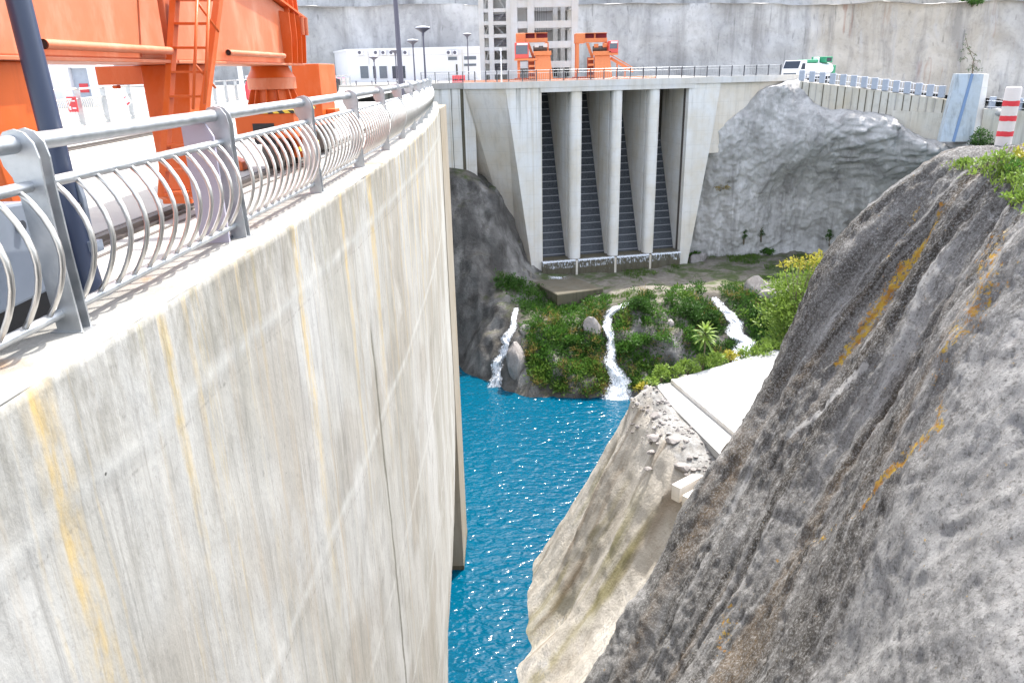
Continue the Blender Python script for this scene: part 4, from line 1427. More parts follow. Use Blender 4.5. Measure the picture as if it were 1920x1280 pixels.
# made-up board filling a blanked-out area between ladder and second railing post
pA = [aty(343, 222, 7.35), aty(392, 216, 7.35), aty(402, 300, 7.35), aty(420, 445, 7.35), aty(372, 445, 7.35)]
t = thing('filler_board', (-3.0, 7.35, 0), 'added plain pale grey board filling a blanked-out area before the orange ladder foot behind the railing', 'board')
yb = 6.55
xl, xr = aty(338, 230, yb).x, aty(428, 440, yb).x
zt = aty(360, 222, yb).z
b = MB(); b.prism([(xl, yb, 0.0), (xr, yb, 0.0), (xr, yb, zt - 0.15), (xr - 0.06, yb, zt - 0.04), (xr - 0.14, yb, zt), (xl, yb, zt)], (0, 0.03, 0)); b.build('panel', M['filler_board'], t)
b = MB(); b.box((xl + 0.03, yb + 0.03, 0), (xl + 0.07, yb + 0.3, 0.03)); b.box((xr - 0.07, yb + 0.03, 0), (xr - 0.03, yb + 0.3, 0.03)); b.build('foot', M['dark_metal'], t)


# =================================================================== generic bar railings
def simple_railing(name, pts, h, label, spacing, post_w, m, mpost, bars=0, group=None, curved=False, rail_r=0.03, barname='bar'):
    t = thing(name, tuple(pts[0]), label, 'railing', group)
    pts = [Vector(p) for p in pts]
    cum = [0]
    for i in range(1, len(pts)): cum.append(cum[-1] + (pts[i] - pts[i - 1]).length)
    L = cum[-1]

    def at(s):
        for i in range(1, len(pts)):
            if s <= cum[i] or i == len(pts) - 1:
                k = (s - cum[i - 1]) / (cum[i] - cum[i - 1]); return pts[i - 1].lerp(pts[i], k), (pts[i] - pts[i - 1]).normalized()
    n = max(1, round(L / spacing))
    for k in range(n + 1):
        p, d = at(L * k / n)
        b = MB(); b.obox(p + Vector((0, 0, h / 2)), d, Vector((-d.y, d.x, 0)), (0, 0, 1), post_w, post_w * 1.6, h); b.build('post', mpost, t)
    for zz, rr, nm in ((h - 0.03, rail_r, 'top_rail'), (h * 0.74, rail_r * 0.6, 'middle_rail'), (0.1, rail_r * 0.6, 'bottom_rail')):
        b = MB(); b.tube([p + Vector((0, 0, zz)) for p in pts], rr, 6); b.build(nm, m, t, smooth=True)
    if bars:
        b = MB()
        cnt = int(L / bars)
        for k in range(cnt):
            p, d = at(L * (k + 0.5) / cnt)
            o_ = Vector((d.y, -d.x, 0))
            if curved:
                b.tube([p + o_ * (0.16 * math.sin(PI * j / 5)) * curved + Vector((0, 0, 0.1 + (h * 0.74 - 0.1) * j / 5)) for j in range(6)], 0.018, 4, caps=False)
            else:
                b.tube([p + Vector((0, 0, 0.1)), p + Vector((0, 0, h * 0.74))], 0.018, 4, caps=False)
        o = b.build(barname, m, t, smooth=True)
        if cnt > 100: o['kind'] = 'stuff'
    return t


# inner railing across the deck, left behind the crane
simple_railing('inner_railing', [(-11.5, 18, 0), (-13.2, 26, 0), (-14.2, 33, 0), (-15.8, 46, 0)], 1.15, 'inner railing of grey posts and curved bars across the deck behind the orange crane', 2.5, 0.09, M['tube'], M['galv'], 0.2, curved=-1)
simple_railing('inner_railing', [(-15.9, 46.3, 0), (-16.5, 58, 0), (-17.2, 72, 0), (-17.4, 88, 0)], 1.15, 'inner railing far along the deck between the orange ladder and the bogie column', 2.5, 0.09, M['tube'], M['galv'], 0.22, curved=-1)
# railing in front of the white building
simple_railing('yard_railing', [aty(640, 172, 90), aty(822, 172, 86)], 1.15, 'grey bar railing running in front of the white building', 2.2, 0.08, M['galv'], M['pole_far'], 0.3)
# bridge railing
def bp(u, v, s_b=0.15):
    s, z = ipx(u, v, s_b); return IP(s, s_b, 0.16)


simple_railing('bridge_railing', [bp(790, 152, 4.0), bp(880, 152, 4.0), bp(952, 151), bp(1180, 150), bp(1462, 146)], 1.1, 'grey bar railing along the top edge of the bridge over the intake bays', 1.45, 0.07, M['galv'], M['dark_metal'], 0.2)
# hung safety signs on the inner railing
def hang_sign(u, v, y, w_, h_, m, label, tilt=0.0, blobs=True):
    p = aty(u, v, y)
    t = thing('safety_sign', tuple(p), label, 'sign', 'signs hung on the inner railing')
    t.rotation_euler = (0, tilt, -0.35)
    b = MB(); b.box((-w_ / 2, -0.01, -h_ / 2), (w_ / 2, 0.01, h_ / 2)); b.build('board', m, t, local=True)
    b = MB()
    mk = M['white_paint'] if m is M['red_plastic'] else M['red_plastic']
    if m is M['red_plastic']:
        b.box((-w_ * .38, -0.014, h_ * .12), (-w_ * .18, -0.011, h_ * .36)); b.box((-w_ * .05, -0.014, h_ * .18), (w_ * .36, -0.011, h_ * .28))
        b.box((-w_ * .38, -0.014, -h_ * .36), (-w_ * .18, -0.011, -h_ * .12)); b.box((-w_ * .05, -0.014, -h_ * .30), (w_ * .36, -0.011, -h_ * .2))
    else:
        b.box((-w_ * .3, -0.014, -h_ * .45), (w_ * .3, -0.011, -h_ * .32)); b.box((-w_ * .2, -0.014, h_ * .1), (w_ * .2, -0.011, h_ * .16))
    b.build('mark', mk, t, local=True)


hang_sign(136, 196, 22.5, 0.36, 0.42, M['red_plastic'], 'red safety sign with two white marks hung on the inner railing')
hang_sign(236, 186, 26.0, 0.26, 0.42, M['white_paint'], 'tilted white safety notice with a red foot hung on the inner railing', -0.5)
# fire extinguisher and grey cabinet by the far inner railing
p = aty(466, 182, 46); t = thing('fire_extinguisher', (p.x, p.y, 0.0), 'red fire extinguisher cylinder standing left of the grey cabinet', 'extinguisher')
b = MB(); b.lathe((0, 0, 0), [(0.13, 0), (0.14, 0.04), (0.14, 0.8), (0.06, 0.95), (0.05, 1.05)], 14); b.build('cylinder', M['red_plastic'], t, smooth=True, local=True, auto=.6)
b = MB(); b.box((-0.06, -0.04, 1.05), (0.1, 0.04, 1.12)); b.build('valve', M['black'], t, local=True)
p = aty(479, 190, 47); t = thing('grey_cabinet', (p.x, p.y, 0.0), 'tall pale grey electrical cabinet between the inner railing and the orange bogie column', 'cabinet')
hc = aty(476, 142, 47).z
b = MB(); b.box((-0.35, -0.2, 0.05), (0.55, 0.4, hc)); b.build('cabinet_body', M['white_paint'], t, local=True, bevel=0.02)
b = MB(); b.box((-0.30, -0.215, 0.15), (0.50, -0.203, hc - 0.1)); b.build('cabinet_door', M['galv_blue'], t, local=True)
p = aty(457, 185, 44); t = thing('white_post', (p.x, p.y, 0.0), 'plain white round post left of the grey cabinet and red extinguisher', 'post')
b = MB(); b.lathe((0, 0, 0), [(0.2, 0), (0.2, 0.06), (0.13, 0.1), (0.12, 4.2)], 14); b.build('shaft', M['white_paint'], t, smooth=True, local=True, auto=.6)
b = MB(); b.lathe((0, 0, 4.2), [(0.14, 0), (0.14, 0.05), (0.02, 0.1)], 14); b.build('cap', M['white_paint'], t, smooth=True, local=True, auto=.6)

# gatehouse behind the inner railing at the left
t = thing('gatehouse', (-24, 46, 0), 'pale gatehouse with a white framed doorway seen under the orange girder', 'building')
q0 = aty(60, 200, 42); q1 = aty(115, 160, 42); q2 = aty(190, 160, 42)
b = MB(); b.box((q0.x - 6, 42.0, -0.02), (q1.x, 48, 4.5)); b.build('side_wall', M['white_paint'], t)
zl = aty(150, 127, 42).z
b = MB(); b.box((q1.x + .002, 41.8, -0.02), (q1.x + 0.62, 42.3, 4.5)); b.box((q2.x - 0.52, 41.8, -0.02), (q2.x, 42.3, 4.5)); b.box((q1.x + .622, 41.8, zl), (q2.x - .522, 42.3, 4.5)); b.build('portal_frame', M['white_paint'], t, bevel=0.02)
b = MB(); b.box((q1.x + 0.63, 42.1, -0.02), (q2.x - 0.53, 42.2, zl - 0.02)); b.build('door', M['galv_blue'], t)
b = MB(); b.box((q1.x + 0.9, 42.07, 0.7), (q2.x - 0.75, 42.09, 1.15)); b.build('notice', M['red_plastic'], t)

# =================================================================== INTAKE
intake = thing('water_intake', tuple(IP(8, 0, -19)), 'tall concrete water intake of four deep bays with inclined grids between rounded piers', 'intake')


def face_prism(pts, b0, depth, name, m, parent=intake, bevel=0.0):
    b = MB(); b.prism([IP(s, b0, z) for (s, z) in pts], IB * depth)
    return b.build(name, m, parent, bevel=bevel)


ZT = -0.95      # underside of the lintels
ZS = -19.0
sE = [ipx(1016.5, 330)[0], ipx(1070, 330)[0], ipx(1092, 330)[0], ipx(1147, 330)[0], ipx(1165, 330)[0], ipx(1214, 330)[0], ipx(1233, 330)[0], ipx(1283, 330)[0]]
# left end wall (front face battered on its left side) and its oblique flank
sl_top = ipx(948, 163)[0]; sl_bot = ipx(1000, 522)[0]
face_prism([(sl_top, -0.5), (sE[0], -0.5), (sE[0], -20.8), (sl_bot, -20.8)], 0.0, 7.0, 'left_end_wall', M['intake_concrete'])
# flank: tapered wedge going back-left
ft, fb = ipx(884, 163)[0], ipx(945, 375)[0]
b = MB()
fbx = ipx(990, 512)[0]
b.hull8([IP(sl_bot - .002, 0.02, -20.8), IP(sl_bot - .002, 7, -20.8), IP(sl_bot - 2.2, 7, -20.8), IP(sl_bot - 1.0, 3.6, -20.8)],
        [IP(sl_top - .002, 0.02, -0.5), IP(sl_top - .002, 7, -0.5), IP(ft - 1.2, 7, -0.5), IP(ft, 3.6, -0.5)])
b.build('left_flank', M['concrete_warm'], intake)
# right end wall
face_prism([(sE[7], -0.5), (ipx(1352, 150)[0], -0.5), (ipx(1338, 240)[0], -5.2), (ipx(1289, 480)[0], -20.8), (sE[7], -20.8)], 0.0, 7.0, 'right_end_wall', M['intake_concrete'])
# wing wall to the right, warmer, set back a little
face_prism([(ipx(1340, 150)[0], -0.5), (ipx(1500, 150)[0], -0.5), (ipx(1500, 150)[0], -8), (ipx(1340, 150)[0], -8)], 0.35, 3.0, 'wing_wall', M['concrete_warm'])
# stepped wall on the left, with slot
s0_, s1_ = ipx(812, 165, 4.0)[0], ipx(884, 165, 4.0)[0]
b = MB()
b.prism([IP(s0_ - 6, 4.0, -0.45), IP(s1_ + 0.3, 4.0, -0.45), IP(s1_ + 0.3, 4.0, -14), IP(s0_ - 6, 4.0, -14)], IB * 3)
b.build('left_wing_wall', M['intake_concrete'], intake)
for ss, wd in ((ipx(862, 240, 4.0)[0] + 0.2, 0.35), (ipx(848, 240, 4.0)[0], 0.06)):
    b = MB(); b.prism([IP(ss, 3.985, -0.5), IP(ss + wd, 3.985, -0.5), IP(ss + wd, 3.985, -13), IP(ss, 3.985, -13)], IB * 0.012); b.build('drain_stain', M['concrete_wet'], intake)
# piers: rounded nose, gate slot, long body
def pier(sa, sb, name='pier'):
    r = (sb - sa) / 2; c = (sa + sb) / 2
    sec = []
    for k in range(13):
        a = PI + PI * k / 12
        sec.append((c + r * math.cos(a), r * 0.8 + r * 0.8 * math.sin(a)))
    rb = r * 0.8
    sec += [(sb, rb + 0.5), (sb - 0.22, rb + 0.5), (sb - 0.22, rb + 0.95), (sb + 0.0, rb + 0.95), (sb, 11.0), (sa, 11.0), (sa, rb + 0.95), (sa + 0.22, rb + 0.95), (sa + 0.22, rb + 0.5), (sa, rb + 0.5)]
    b = MB()
    pts = [IP(s, k, ZS - 0.003) for (s, k) in sec]
    b.prism(pts, (0, 0, ZT - ZS))
    return b.build(name, M['intake_concrete'], intake)


pier(sE[1], sE[2]); pier(sE[3], sE[4]); pier(sE[5], sE[6])
# slot in the right end wall: seen as two dark recess strips
for i in range(1, 8, 2):
    pass
# right wall of the last bay gets a slot liner
b = MB(); b.prism([IP(sE[7] - 0.05, 0.75, ZS), IP(sE[7] - 0.001, 0.75, ZS), IP(sE[7] - 0.001, 1.2, ZS), IP(sE[7] - 0.05, 1.2, ZS)], (0, 0, ZT - ZS)); b.build('slot_liner', M['rust_steel'], intake)
for k in (1, 3, 5):
    b = MB(); b.prism([IP(sE[k] + 0.18, 0.98, ZS), IP(sE[k] + 0.215, 0.98, ZS), IP(sE[k] + 0.215, 1.4, ZS), IP(sE[k] + 0.18, 1.4, ZS)], (0, 0, ZT - ZS)); b.build('slot_liner', M['rust_steel'], intake)
# lintel, fascia, bridge slab
face_prism([(sE[0] - 0.15, ZT), (sE[7] + 0.6, ZT), (sE[7] + 0.6, -0.497), (sE[0] - 0.15, -0.497)], -0.10, 11.0, 'lintel', M['concrete_pale'])
sL, sR = ipx(770, 150)[0], ipx(1502, 150)[0]
face_prism([(sl_top - 0.1, -0.494), (sR, -0.494), (sR, 0.155), (sl_top - 0.1, 0.155)], -0.14, 0.6, 'bridge_fascia', M['concrete_pale'])
b = MB(); b.prism([IP(sl_top - 0.103, -0.14, -0.494), IP(ft - 0.25, 3.45, -0.494), IP(ft - 0.05, 4.3, -0.494), IP(sl_top - 0.103, 0.46, -0.494)], (0, 0, 0.649)); b.build('bridge_fascia', M['concrete_pale'], intake)
b = MB(); b.prism([IP(s0_ - 12, 3.84, -0.447), IP(ft - 0.053, 3.84, -0.447), IP(ft - 0.053, 3.84, 0.155), IP(s0_ - 12, 3.84, 0.155)], IB * 0.5); b.build('bridge_fascia', M['concrete'], intake)
b = MB(); b.prism([IP(-16, 11.0, -22), IP(20, 11.0, -22), IP(20, 11.0, -0.5), IP(-16, 11.0, -0.5)], IB * 0.4); b.build('back_wall', M['concrete'], intake)
# inclined grids
def solve_b(u, v, s):
    lo, hi = 0.2, 14.0
    for _ in range(40):
        m_ = (lo + hi) / 2
        if ipx(u, v, m_)[0] > s: hi = m_
        else: lo = m_
    return (lo + hi) / 2


def px_of(p):
    r_ = p - Vector((0, 0, CAMH)); f_ = r_.dot(_fw)
    return 960 + FPX * r_.dot(_cx) / f_, 640 - FPX * r_.dot(_cy) / f_


BB = 1.9; BT = 9.6
for i, (sa, sb) in enumerate(((sE[0], sE[1]), (sE[2], sE[3]), (sE[4], sE[5]), (sE[6], sE[7]))):
    b = MB()
    b.prism([IP(sa, BB, ZS), IP(sb, BB, ZS), IP(sb, BT, ZT), IP(sa, BT, ZT)], IB * 0.08)
    g = b.build('inclined_grid', M['rack'], intake)
    b = MB()
    nb = 23
    for k in range(nb):
        t_ = (k + 0.3) / nb
        z_ = ZS + (ZT - ZS) * t_; bk = BB + (BT - BB) * t_ - 0.06
        b.obox((IP(sa, bk, z_) + IP(sb, bk, z_)) / 2, ID, IB, (0, 0, 1), (sb - sa) - 0.01, 0.10, 0.09)
    b.build('grid_beam', M['rack_bar'], g)
# sill with overflow
b = MB()
s_a, s_b = sE[0] - 0.12, sE[7] - 0.1
b.prism([IP(s_a, -0.35, -20.9), IP(s_b, -0.35, -20.9), IP(s_b, -0.35, ZS - 0.006), IP(s_a, -0.35, ZS - 0.006)], IB * 7.2)
b.build('sill', M['concrete_wet'], intake)
for k in (2, 4, 6):
    c = (sE[k - 1] + sE[k]) / 2
    b = MB(); b.prism([IP(c - 0.12, -0.42, -20.9), IP(c + 0.12, -0.42, -20.9), IP(c + 0.12, -0.42, ZS - 0.06), IP(c - 0.12, -0.42, ZS - 0.06)], IB * 0.068); b.build('sill_rib', M['concrete_warm'], intake)

# overflow sheets of water over the sill
def edge_attr(o, arr):
    at = o.data.attributes.new('edge', 'FLOAT', 'POINT'); at.data.foreach_set('value', np.asarray(arr, np.float32).ravel())


for i, (sa, sb) in enumerate(((s_a, (sE[1] + sE[2]) / 2 - .15), ((sE[1] + sE[2]) / 2 + .15, (sE[3] + sE[4]) / 2 - .15), ((sE[3] + sE[4]) / 2 + .15, (sE[5] + sE[6]) / 2 - .15), ((sE[5] + sE[6]) / 2 + .15, s_b))):
    S, K = np.meshgrid(np.linspace(sa, sb, 60), np.linspace(0, 1, 20), indexing='ij')
    prof_b = np.where(K < 0.15, 0.2 - K / 0.15 * 0.6, -0.42 - 0.16 * (K - 0.15))
    prof_z = np.where(K < 0.15, ZS + 0.01, ZS + 0.01 - (K - 0.15) / 0.85 * 1.6)
    prof_b = prof_b + 0.05 * fbm(S * 3, K * 2, 0 * S + i, 3, 5) - 0.05
    Pw = np.stack([IO.x + ID.x * S + IB.x * prof_b, IO.y + ID.y * S + IB.y * prof_b, prof_z], -1)
    o = struct(grid_mesh('overflow_water', Pw, M['sheet'])); edge_attr(o, 0.2 + 0.25 * (K > 0.6) - (0.9 * np.exp(-((K - 0.16) / 0.05) ** 2)))

# concrete apron block below the first bay
bp_ = [atz(1000, 529, -20.1), atz(1068, 517, -20.1), atz(1131, 541, -20.1), atz(1045, 553, -20.1)]
t = thing('apron_block', tuple(bp_[3]), 'low mossy wet concrete block below the leftmost intake bay', 'concrete block')
b = MB(); b.prism([Vector((p.x, p.y, -21.9)) for p in bp_], (0, 0, 1.8)); b.build('block', M['concrete_wet'], t, bevel=0.04)
M['moss_top'] = mat_concrete('moss_top', (0.135, 0.125, 0.10), 0.9, streak=False, big=0.6)
cc = sum(bp_, Vector()) / 4
b = MB(); b.prism([p.lerp(cc, 0.03) + Vector((0, 0, 0.002)) for p in bp_], (0, 0, 0.03)); b.build('moss_cover', M['moss_top'], t)
# foam where the overflow lands
def foam(name, pts, z, n=30):
    pts = [Vector(p) for p in pts]
    c = sum(pts, Vector()) / len(pts)
    K = 12; A = 48
    rows = []; ed = []
    for k in range(K + 1):
        row = []
        for a in range(A + 1):
            th = a / A * len(pts); i = int(th) % len(pts); f = th - int(th)
            rim = pts[i].lerp(pts[(i + 1) % len(pts)], f)
            q = c.lerp(rim, k / K)
            row.append((q.x, q.y, z + 0.05 * vnoise(q.x * 3, q.y * 3, 0, 3))); 
        rows.append(row); ed.append([(k / K) ** 2 * 1.2 - 0.3] * (A + 1))
    o = struct(grid_mesh(name, np.array(rows, float), M['foam'])); edge_attr(o, np.array(ed)); return o


foam('foam', [atz(1015, 515, -20.04), atz(1080, 517, -20.04), atz(1075, 524, -20.04), atz(1020, 526, -20.04)], -20.04)

# =================================================================== RETAINING WALL, GUARD, BLUE BUTTRESS
wall_pts = [(1500, 86.0), (1545, 84.2), (1600, 82.0), (1690, 78.0), (1776, 74.4)]
top_v = {1500: 153, 1545: 158, 1600: 164, 1690: 176, 1776: 187}
WT = [aty(u, top_v[u], y) for u, y in wall_pts]
t = thing('retaining_wall', tuple(WT[2]), 'long stained concrete retaining wall with upright ribs carrying the sloping road at the right', 'retaining wall')
b = MB()
back = [p + Vector((0.75, 0.7, 0)) for p in WT]
n_ = len(WT)
vs = WT + back + [Vector((p.x, p.y, p.z - 4.6)) for p in WT] + [Vector((p.x, p.y, p.z - 4.6)) for p in back]
fs = []
for i in range(n_ - 1):
    fs += [(i, i + 1, n_ + i + 1, n_ + i), (2 * n_ + i, 2 * n_ + i + 1, i + 1, i), (n_ + i, n_ + i + 1, 3 * n_ + i + 1, 3 * n_ + i)]
fs += [(0, n_, 3 * n_, 2 * n_), (n_ - 1, 2 * n_ - 1, 4 * n_ - 1, 3 * n_ - 1)]
b.add(vs, fs)
b.build('wall_face', M['concrete_retain'], t)


def wall_at(k):        # k in 0..1 along the wall
    ls = [(WT[i + 1] - WT[i]).length for i in range(len(WT) - 1)]
    r_ = k * sum(ls)
    for i, l in enumerate(ls):
        if r_ <= l or i == len(ls) - 1:
            return WT[i].lerp(WT[i + 1], r_ / l), (WT[i + 1] - WT[i]).normalized()
        r_ -= l


for k in np.linspace(0.02, 0.98, 20):
    p, d = wall_at(k)
    o_ = Vector((d.y, -d.x, 0)).normalized()
    b = MB(); b.obox(p + o_ * 0.02 + Vector((0, 0, -3.0)), d, o_, (0, 0, 1), 0.07, 0.05, 5.9); b.build('joint_strip', M['concrete_wet'] if random.random() < 0.45 else M['concrete'], t)
# lower step of the wall
p0, d0 = wall_at(0.68); p1, d1 = wall_at(0.999)
zA, zB = aty(1690, 207, p0.y).z, aty(1770, 212, p1.y).z
b = MB()
o_ = Vector((d1.y, -d1.x, 0)).normalized()
b.prism([Vector((p0.x, p0.y, zA)) + o_ * 0.02, Vector((p1.x, p1.y, zB)) + o_ * 0.02, Vector((p1.x, p1.y, zB - 4.3)) + o_ * 0.02, Vector((p0.x, p0.y, zA - 4.0)) + o_ * 0.02], o_ * 0.35)
b.build('lower_step', M['concrete_retain'], t)

# guard rail: concrete posts with pale pipe rails, sloping with the road
g = thing('roadside_guard', tuple(WT[1]), 'sloping roadside guard of thick grey concrete posts and thin pale rails above the retaining wall', 'guard rail')
ks = np.linspace(0.005, 0.955, 14)
for k in ks:
    p, d = wall_at(k); o_ = Vector((d.y, -d.x, 0)).normalized()
    c = p - o_ * 0.2
    b = MB(); b.obox(c + Vector((0, 0, 0.62)), Vector((d.x, d.y, 0)), o_, (0, 0, 1), 0.58, 0.3, 1.1); b.build('post', M['galv_blue'], g, bevel=0.03)
for zz in (1.08, 0.45, 0.06):
    pts = []
    for k in np.linspace(0.0, 0.97, 12):
        p, d = wall_at(k); o_ = Vector((d.y, -d.x, 0)).normalized(); pts.append(p - o_ * 0.2 + Vector((0, 0, zz)))
    b = MB(); b.tube(pts, 0.035, 6); b.build('guard_pipe', M['white_paint'], g, smooth=True)
for k in (ks[:-1] + ks[1:]) / 2:
    p, d = wall_at(k); o_ = Vector((d.y, -d.x, 0)).normalized(); c = p - o_ * 0.2
    b = MB(); b.tube([c, c + Vector((0, 0, 1.08))], 0.03, 6); b.build('baluster', M['white_paint'], g, smooth=True)

# blue-grey sloping buttress with a gutter down its face
t = thing('sloping_buttress', tuple(aty(1800, 262, 71.5)), 'pale blue sloping concrete buttress with a dark gutter, behind the striped bollard', 'buttress')
yb_, yt_ = 71.0, 73.0
B0, B1 = aty(1762, 266, yb_), aty(1822, 266, yb_)
Tp0, Tp1 = aty(1793, 139, yt_), aty(1845, 139, yt_)
dv = Vector((0.6, 1.6, 0))
b = MB(); b.hull8([B0, B1, B1 + dv, B0 + dv], [Tp0, Tp1, Tp1 + dv, Tp0 + dv]); b.build('slope_face', M['concrete_blue'], t)
b = MB(); q1 = aty(1837, 264, yb_ + .3); q2 = aty(1855, 139, yt_ + .3)
b.hull8([B1 + Vector((.003, .02, 0)), q1, q1 + dv, B1 + dv], [Tp1 + Vector((.003, .02, 0)), q2, q2 + dv, Tp1 + dv]); b.build('side_face', M['concrete_pale'], t)
gm = 0.52
ga, gb = B0.lerp(B1, 0.42), Tp0.lerp(Tp1, 0.58)
fn = (Tp0 - B0).cross(B1 - B0).normalized()
if fn.y > 0: fn = -fn
b = MB(); b.beam(ga + fn * 0.02, gb + fn * 0.02, 0.26, 0.05, fn); b.build('gutter', simple('gutter_steel', (0.12, 0.20, 0.34), 0.5), t)

# short guard beyond the buttress
g = thing('roadside_guard', tuple(aty(1880, 205, 71)), 'short stretch of roadside guard right of the blue buttress, behind the striped bollard', 'guard rail')
for u in (1858, 1884, 1908, 1932):
    p = aty(u, 206 + (u - 1858) * 0.06, 72 - (u - 1858) * 0.03)
    b = MB(); b.box((p.x - 0.25, p.y - 0.15, p.z - 0.2), (p.x + 0.25, p.y + 0.15, p.z + 1.15)); b.build('post', M['galv_blue'], g, bevel=0.03)
for vv in (189, 200):
    b = MB(); b.tube([aty(1850, vv, 72), aty(1945, vv + 5, 69.5)], 0.035, 6); b.build('guard_pipe', M['white_paint'], g, smooth=True)
t = thing('kerb_wall', tuple(aty(1885, 225, 71)), 'low concrete kerb wall under the short guard behind the striped bollard', 'wall')
a, c = aty(1846, 204, 71.6), aty(1950, 210, 69.2)
b = MB(); b.prism([a, c, Vector((c.x, c.y, c.z - 3)), Vector((a.x, a.y, a.z - 3))], (0.3, 0.7, 0)); b.build('wall_body', M['concrete_retain'], t)

# =================================================================== STRIPED BOLLARD
p = aty(1879, 277, 13.0)
t = thing('bollard', (p.x, p.y, p.z), 'white concrete bollard with three red bands on its round base at the top right', 'bollard')
lx = 0.02
b = MB(); b.lathe((0, 0, 0), [(0.122, 0.0), (0.121, 0.5), (0.12, 0.955), (0.113, 0.975), (0.095, 0.985), (0.02, 0.987)], 32); b.build('bollard_post', M['white_bollard'], t, smooth=True, local=True, auto=0.7)
for k, z_ in enumerate((0.19, 0.44, 0.68)):
    b = MB(); n2 = 40; r_ = 0.1245
    vs = []; 
    for j in (0, 1):
        for a in range(n2):
            th = 2 * PI * a / n2
            vs.append((r_ * math.cos(th), r_ * math.sin(th), z_ + j * 0.085 + 0.006 * vnoise(a * 0.7, j * 3 + k, 0.5, 9)))
    b.add(vs, [(a, (a + 1) % n2, n2 + (a + 1) % n2, n2 + a) for a in range(n2)]); b.build('red_band', M['red_paint'], t, smooth=True, local=True)
b = MB(); b.lathe((0.02, 0.02, 0), [(0.37, -0.55), (0.37, -0.03), (0.355, -0.002), (0.02, 0.0)], 28); b.build('base', M['concrete'], t, smooth=True, local=True, auto=0.7)

# =================================================================== WHITE BUILDING
YB = 116.0
t = thing('control_building', tuple(aty(760, 150, YB)), 'low white flat-roofed building with a row of air conditioners under the far cliff', 'building')
x0, x1 = aty(652, 120, YB).x, aty(900, 120, YB).x
zt = aty(760, 94, YB).z
xs0 = aty(627, 120, YB + 9).x
b = MB()
b.prism([(x0, YB, -0.5), (x1, YB, -0.5), (x1, YB + 11, -0.5), (xs0 - 0.3, YB + 11, -0.5)], (0, 0, zt + 0.5)); b.build('wall', M['white_paint'], t)
b = MB(); b.prism([(x0 - .15, YB - .15, zt), (x1 + .15, YB - .15, zt), (x1 + .15, YB + 11.2, zt), (xs0 - 0.5, YB + 11.2, zt)], (0, 0, 0.28)); b.build('roof_parapet', M['white_paint'], t)
b = MB(); b.box((x0, YB - 0.05, zt - 0.75), (x1, YB - 0.003, zt - 0.70)); b.build('string_course', M['concrete_pale'], t)


def on_b(u0, v0, u1, v1, name, m, d=0.04, parent=None, pr=0.0):
    a, c = aty(u0, v0, YB), aty(u1, v1, YB)
    b = MB(); b.box((a.x, YB - d - pr, c.z), (c.x, YB - 0.002 - pr, a.z)); return b.build(name, m, parent or t)


for (u0, u1, m_, nm_) in ((675, 692, M['grey_glass'], 'window'), (699, 706, M['dark_glass'], 'window'), (711, 727, M['grey_glass'], 'door'), (735, 761, M['dark_glass'], 'window')):
    f = on_b(u0 - 1, 123, u1 + 1, 148, nm_, M['white_paint'], 0.08)
    on_b(u0, 124.5, u1, 147, 'pane', m_, 0.03, f, 0.085)
for (u0, v0, u1, v1) in ((840, 107, 857, 113), (870, 106, 893, 112), (870, 120, 893, 124)):
    f = on_b(u0 - 1, v0 - 1, u1 + 1, v1 + 1, 'window', M['white_paint'], 0.08)
    on_b(u0, v0, u1, v1, 'pane', M['grey_glass'], 0.03, f, 0.085)
on_b(855, 121, 858.5, 143, 'doorway', M['black'], 0.05)
on_b(832, 118, 855, 147, 'porch_panel', M['white_paint'], 0.12)
for u in (676, 706, 720, 735, 747, 761, 842, 854):
    a = aty(u, 99, YB)
    f = MB(); f.box((a.x - 0.36, YB - 0.45, a.z - 0.35), (a.x + 0.36, YB - 0.06, a.z + 0.3)); f = f.build('air_conditioner', M['white_paint'], t, bevel=0.03)
    e = MB(); e.tube([(a.x - 0.08, YB - 0.47, a.z), (a.x - 0.08, YB - 0.452, a.z)], 0.24, 14); e.build('fan', M['pole_far'], f)
for (u, v0, v1) in ((690, 98, 122), (866, 94, 146)):
    a = aty(u, v0, YB); c = aty(u, v1, YB)
    b = MB(); b.tube([(a.x, YB - 0.12, a.z), (a.x, YB - 0.12, c.z)], 0.06, 8); b.build('drainpipe', M['concrete_pale'], t)

# =================================================================== CONCRETE FRAME TOWERS
YT = 101.0
def frame_tower(name, label, u0, u1, zlevels, cols, depth, beam_h, col_w, extra=None):
    xa, xb = aty(u0, 60, YT).x, aty(u1, 60, YT).x
    t = thing(name, ((xa + xb) / 2, YT, 0), label, 'tower')
    ztop = 17.0
    for cx in cols:
        for yy in (YT, YT + depth):
            x_ = xa + (xb - xa) * cx
            b = MB(); b.box((x_ - col_w / 2, yy - col_w / 2, -0.05), (x_ + col_w / 2, yy + col_w / 2, ztop)); b.build('column', M['concrete_grey'], t, bevel=0.02)
    xsn = [xa + (xb - xa) * c for c in cols]
    for z_ in zlevels:
        for yy in (YT, YT + depth):
            for i in range(len(xsn) - 1):
                b = MB(); b.box((xsn[i] + col_w / 2 + .002, yy - col_w * .4, z_ - beam_h / 2), (xsn[i + 1] - col_w / 2 - .002, yy + col_w * .4, z_ + beam_h / 2)); b.build('beam', M['concrete_grey'], t)
        for x_ in xsn:
            b = MB(); b.box((x_ - col_w * .4, YT + col_w / 2 + .002, z_ - beam_h / 2), (x_ + col_w * .4, YT + depth - col_w / 2 - .002, z_ + beam_h / 2)); b.build('beam', M['concrete_grey'], t)
    return t, xsn


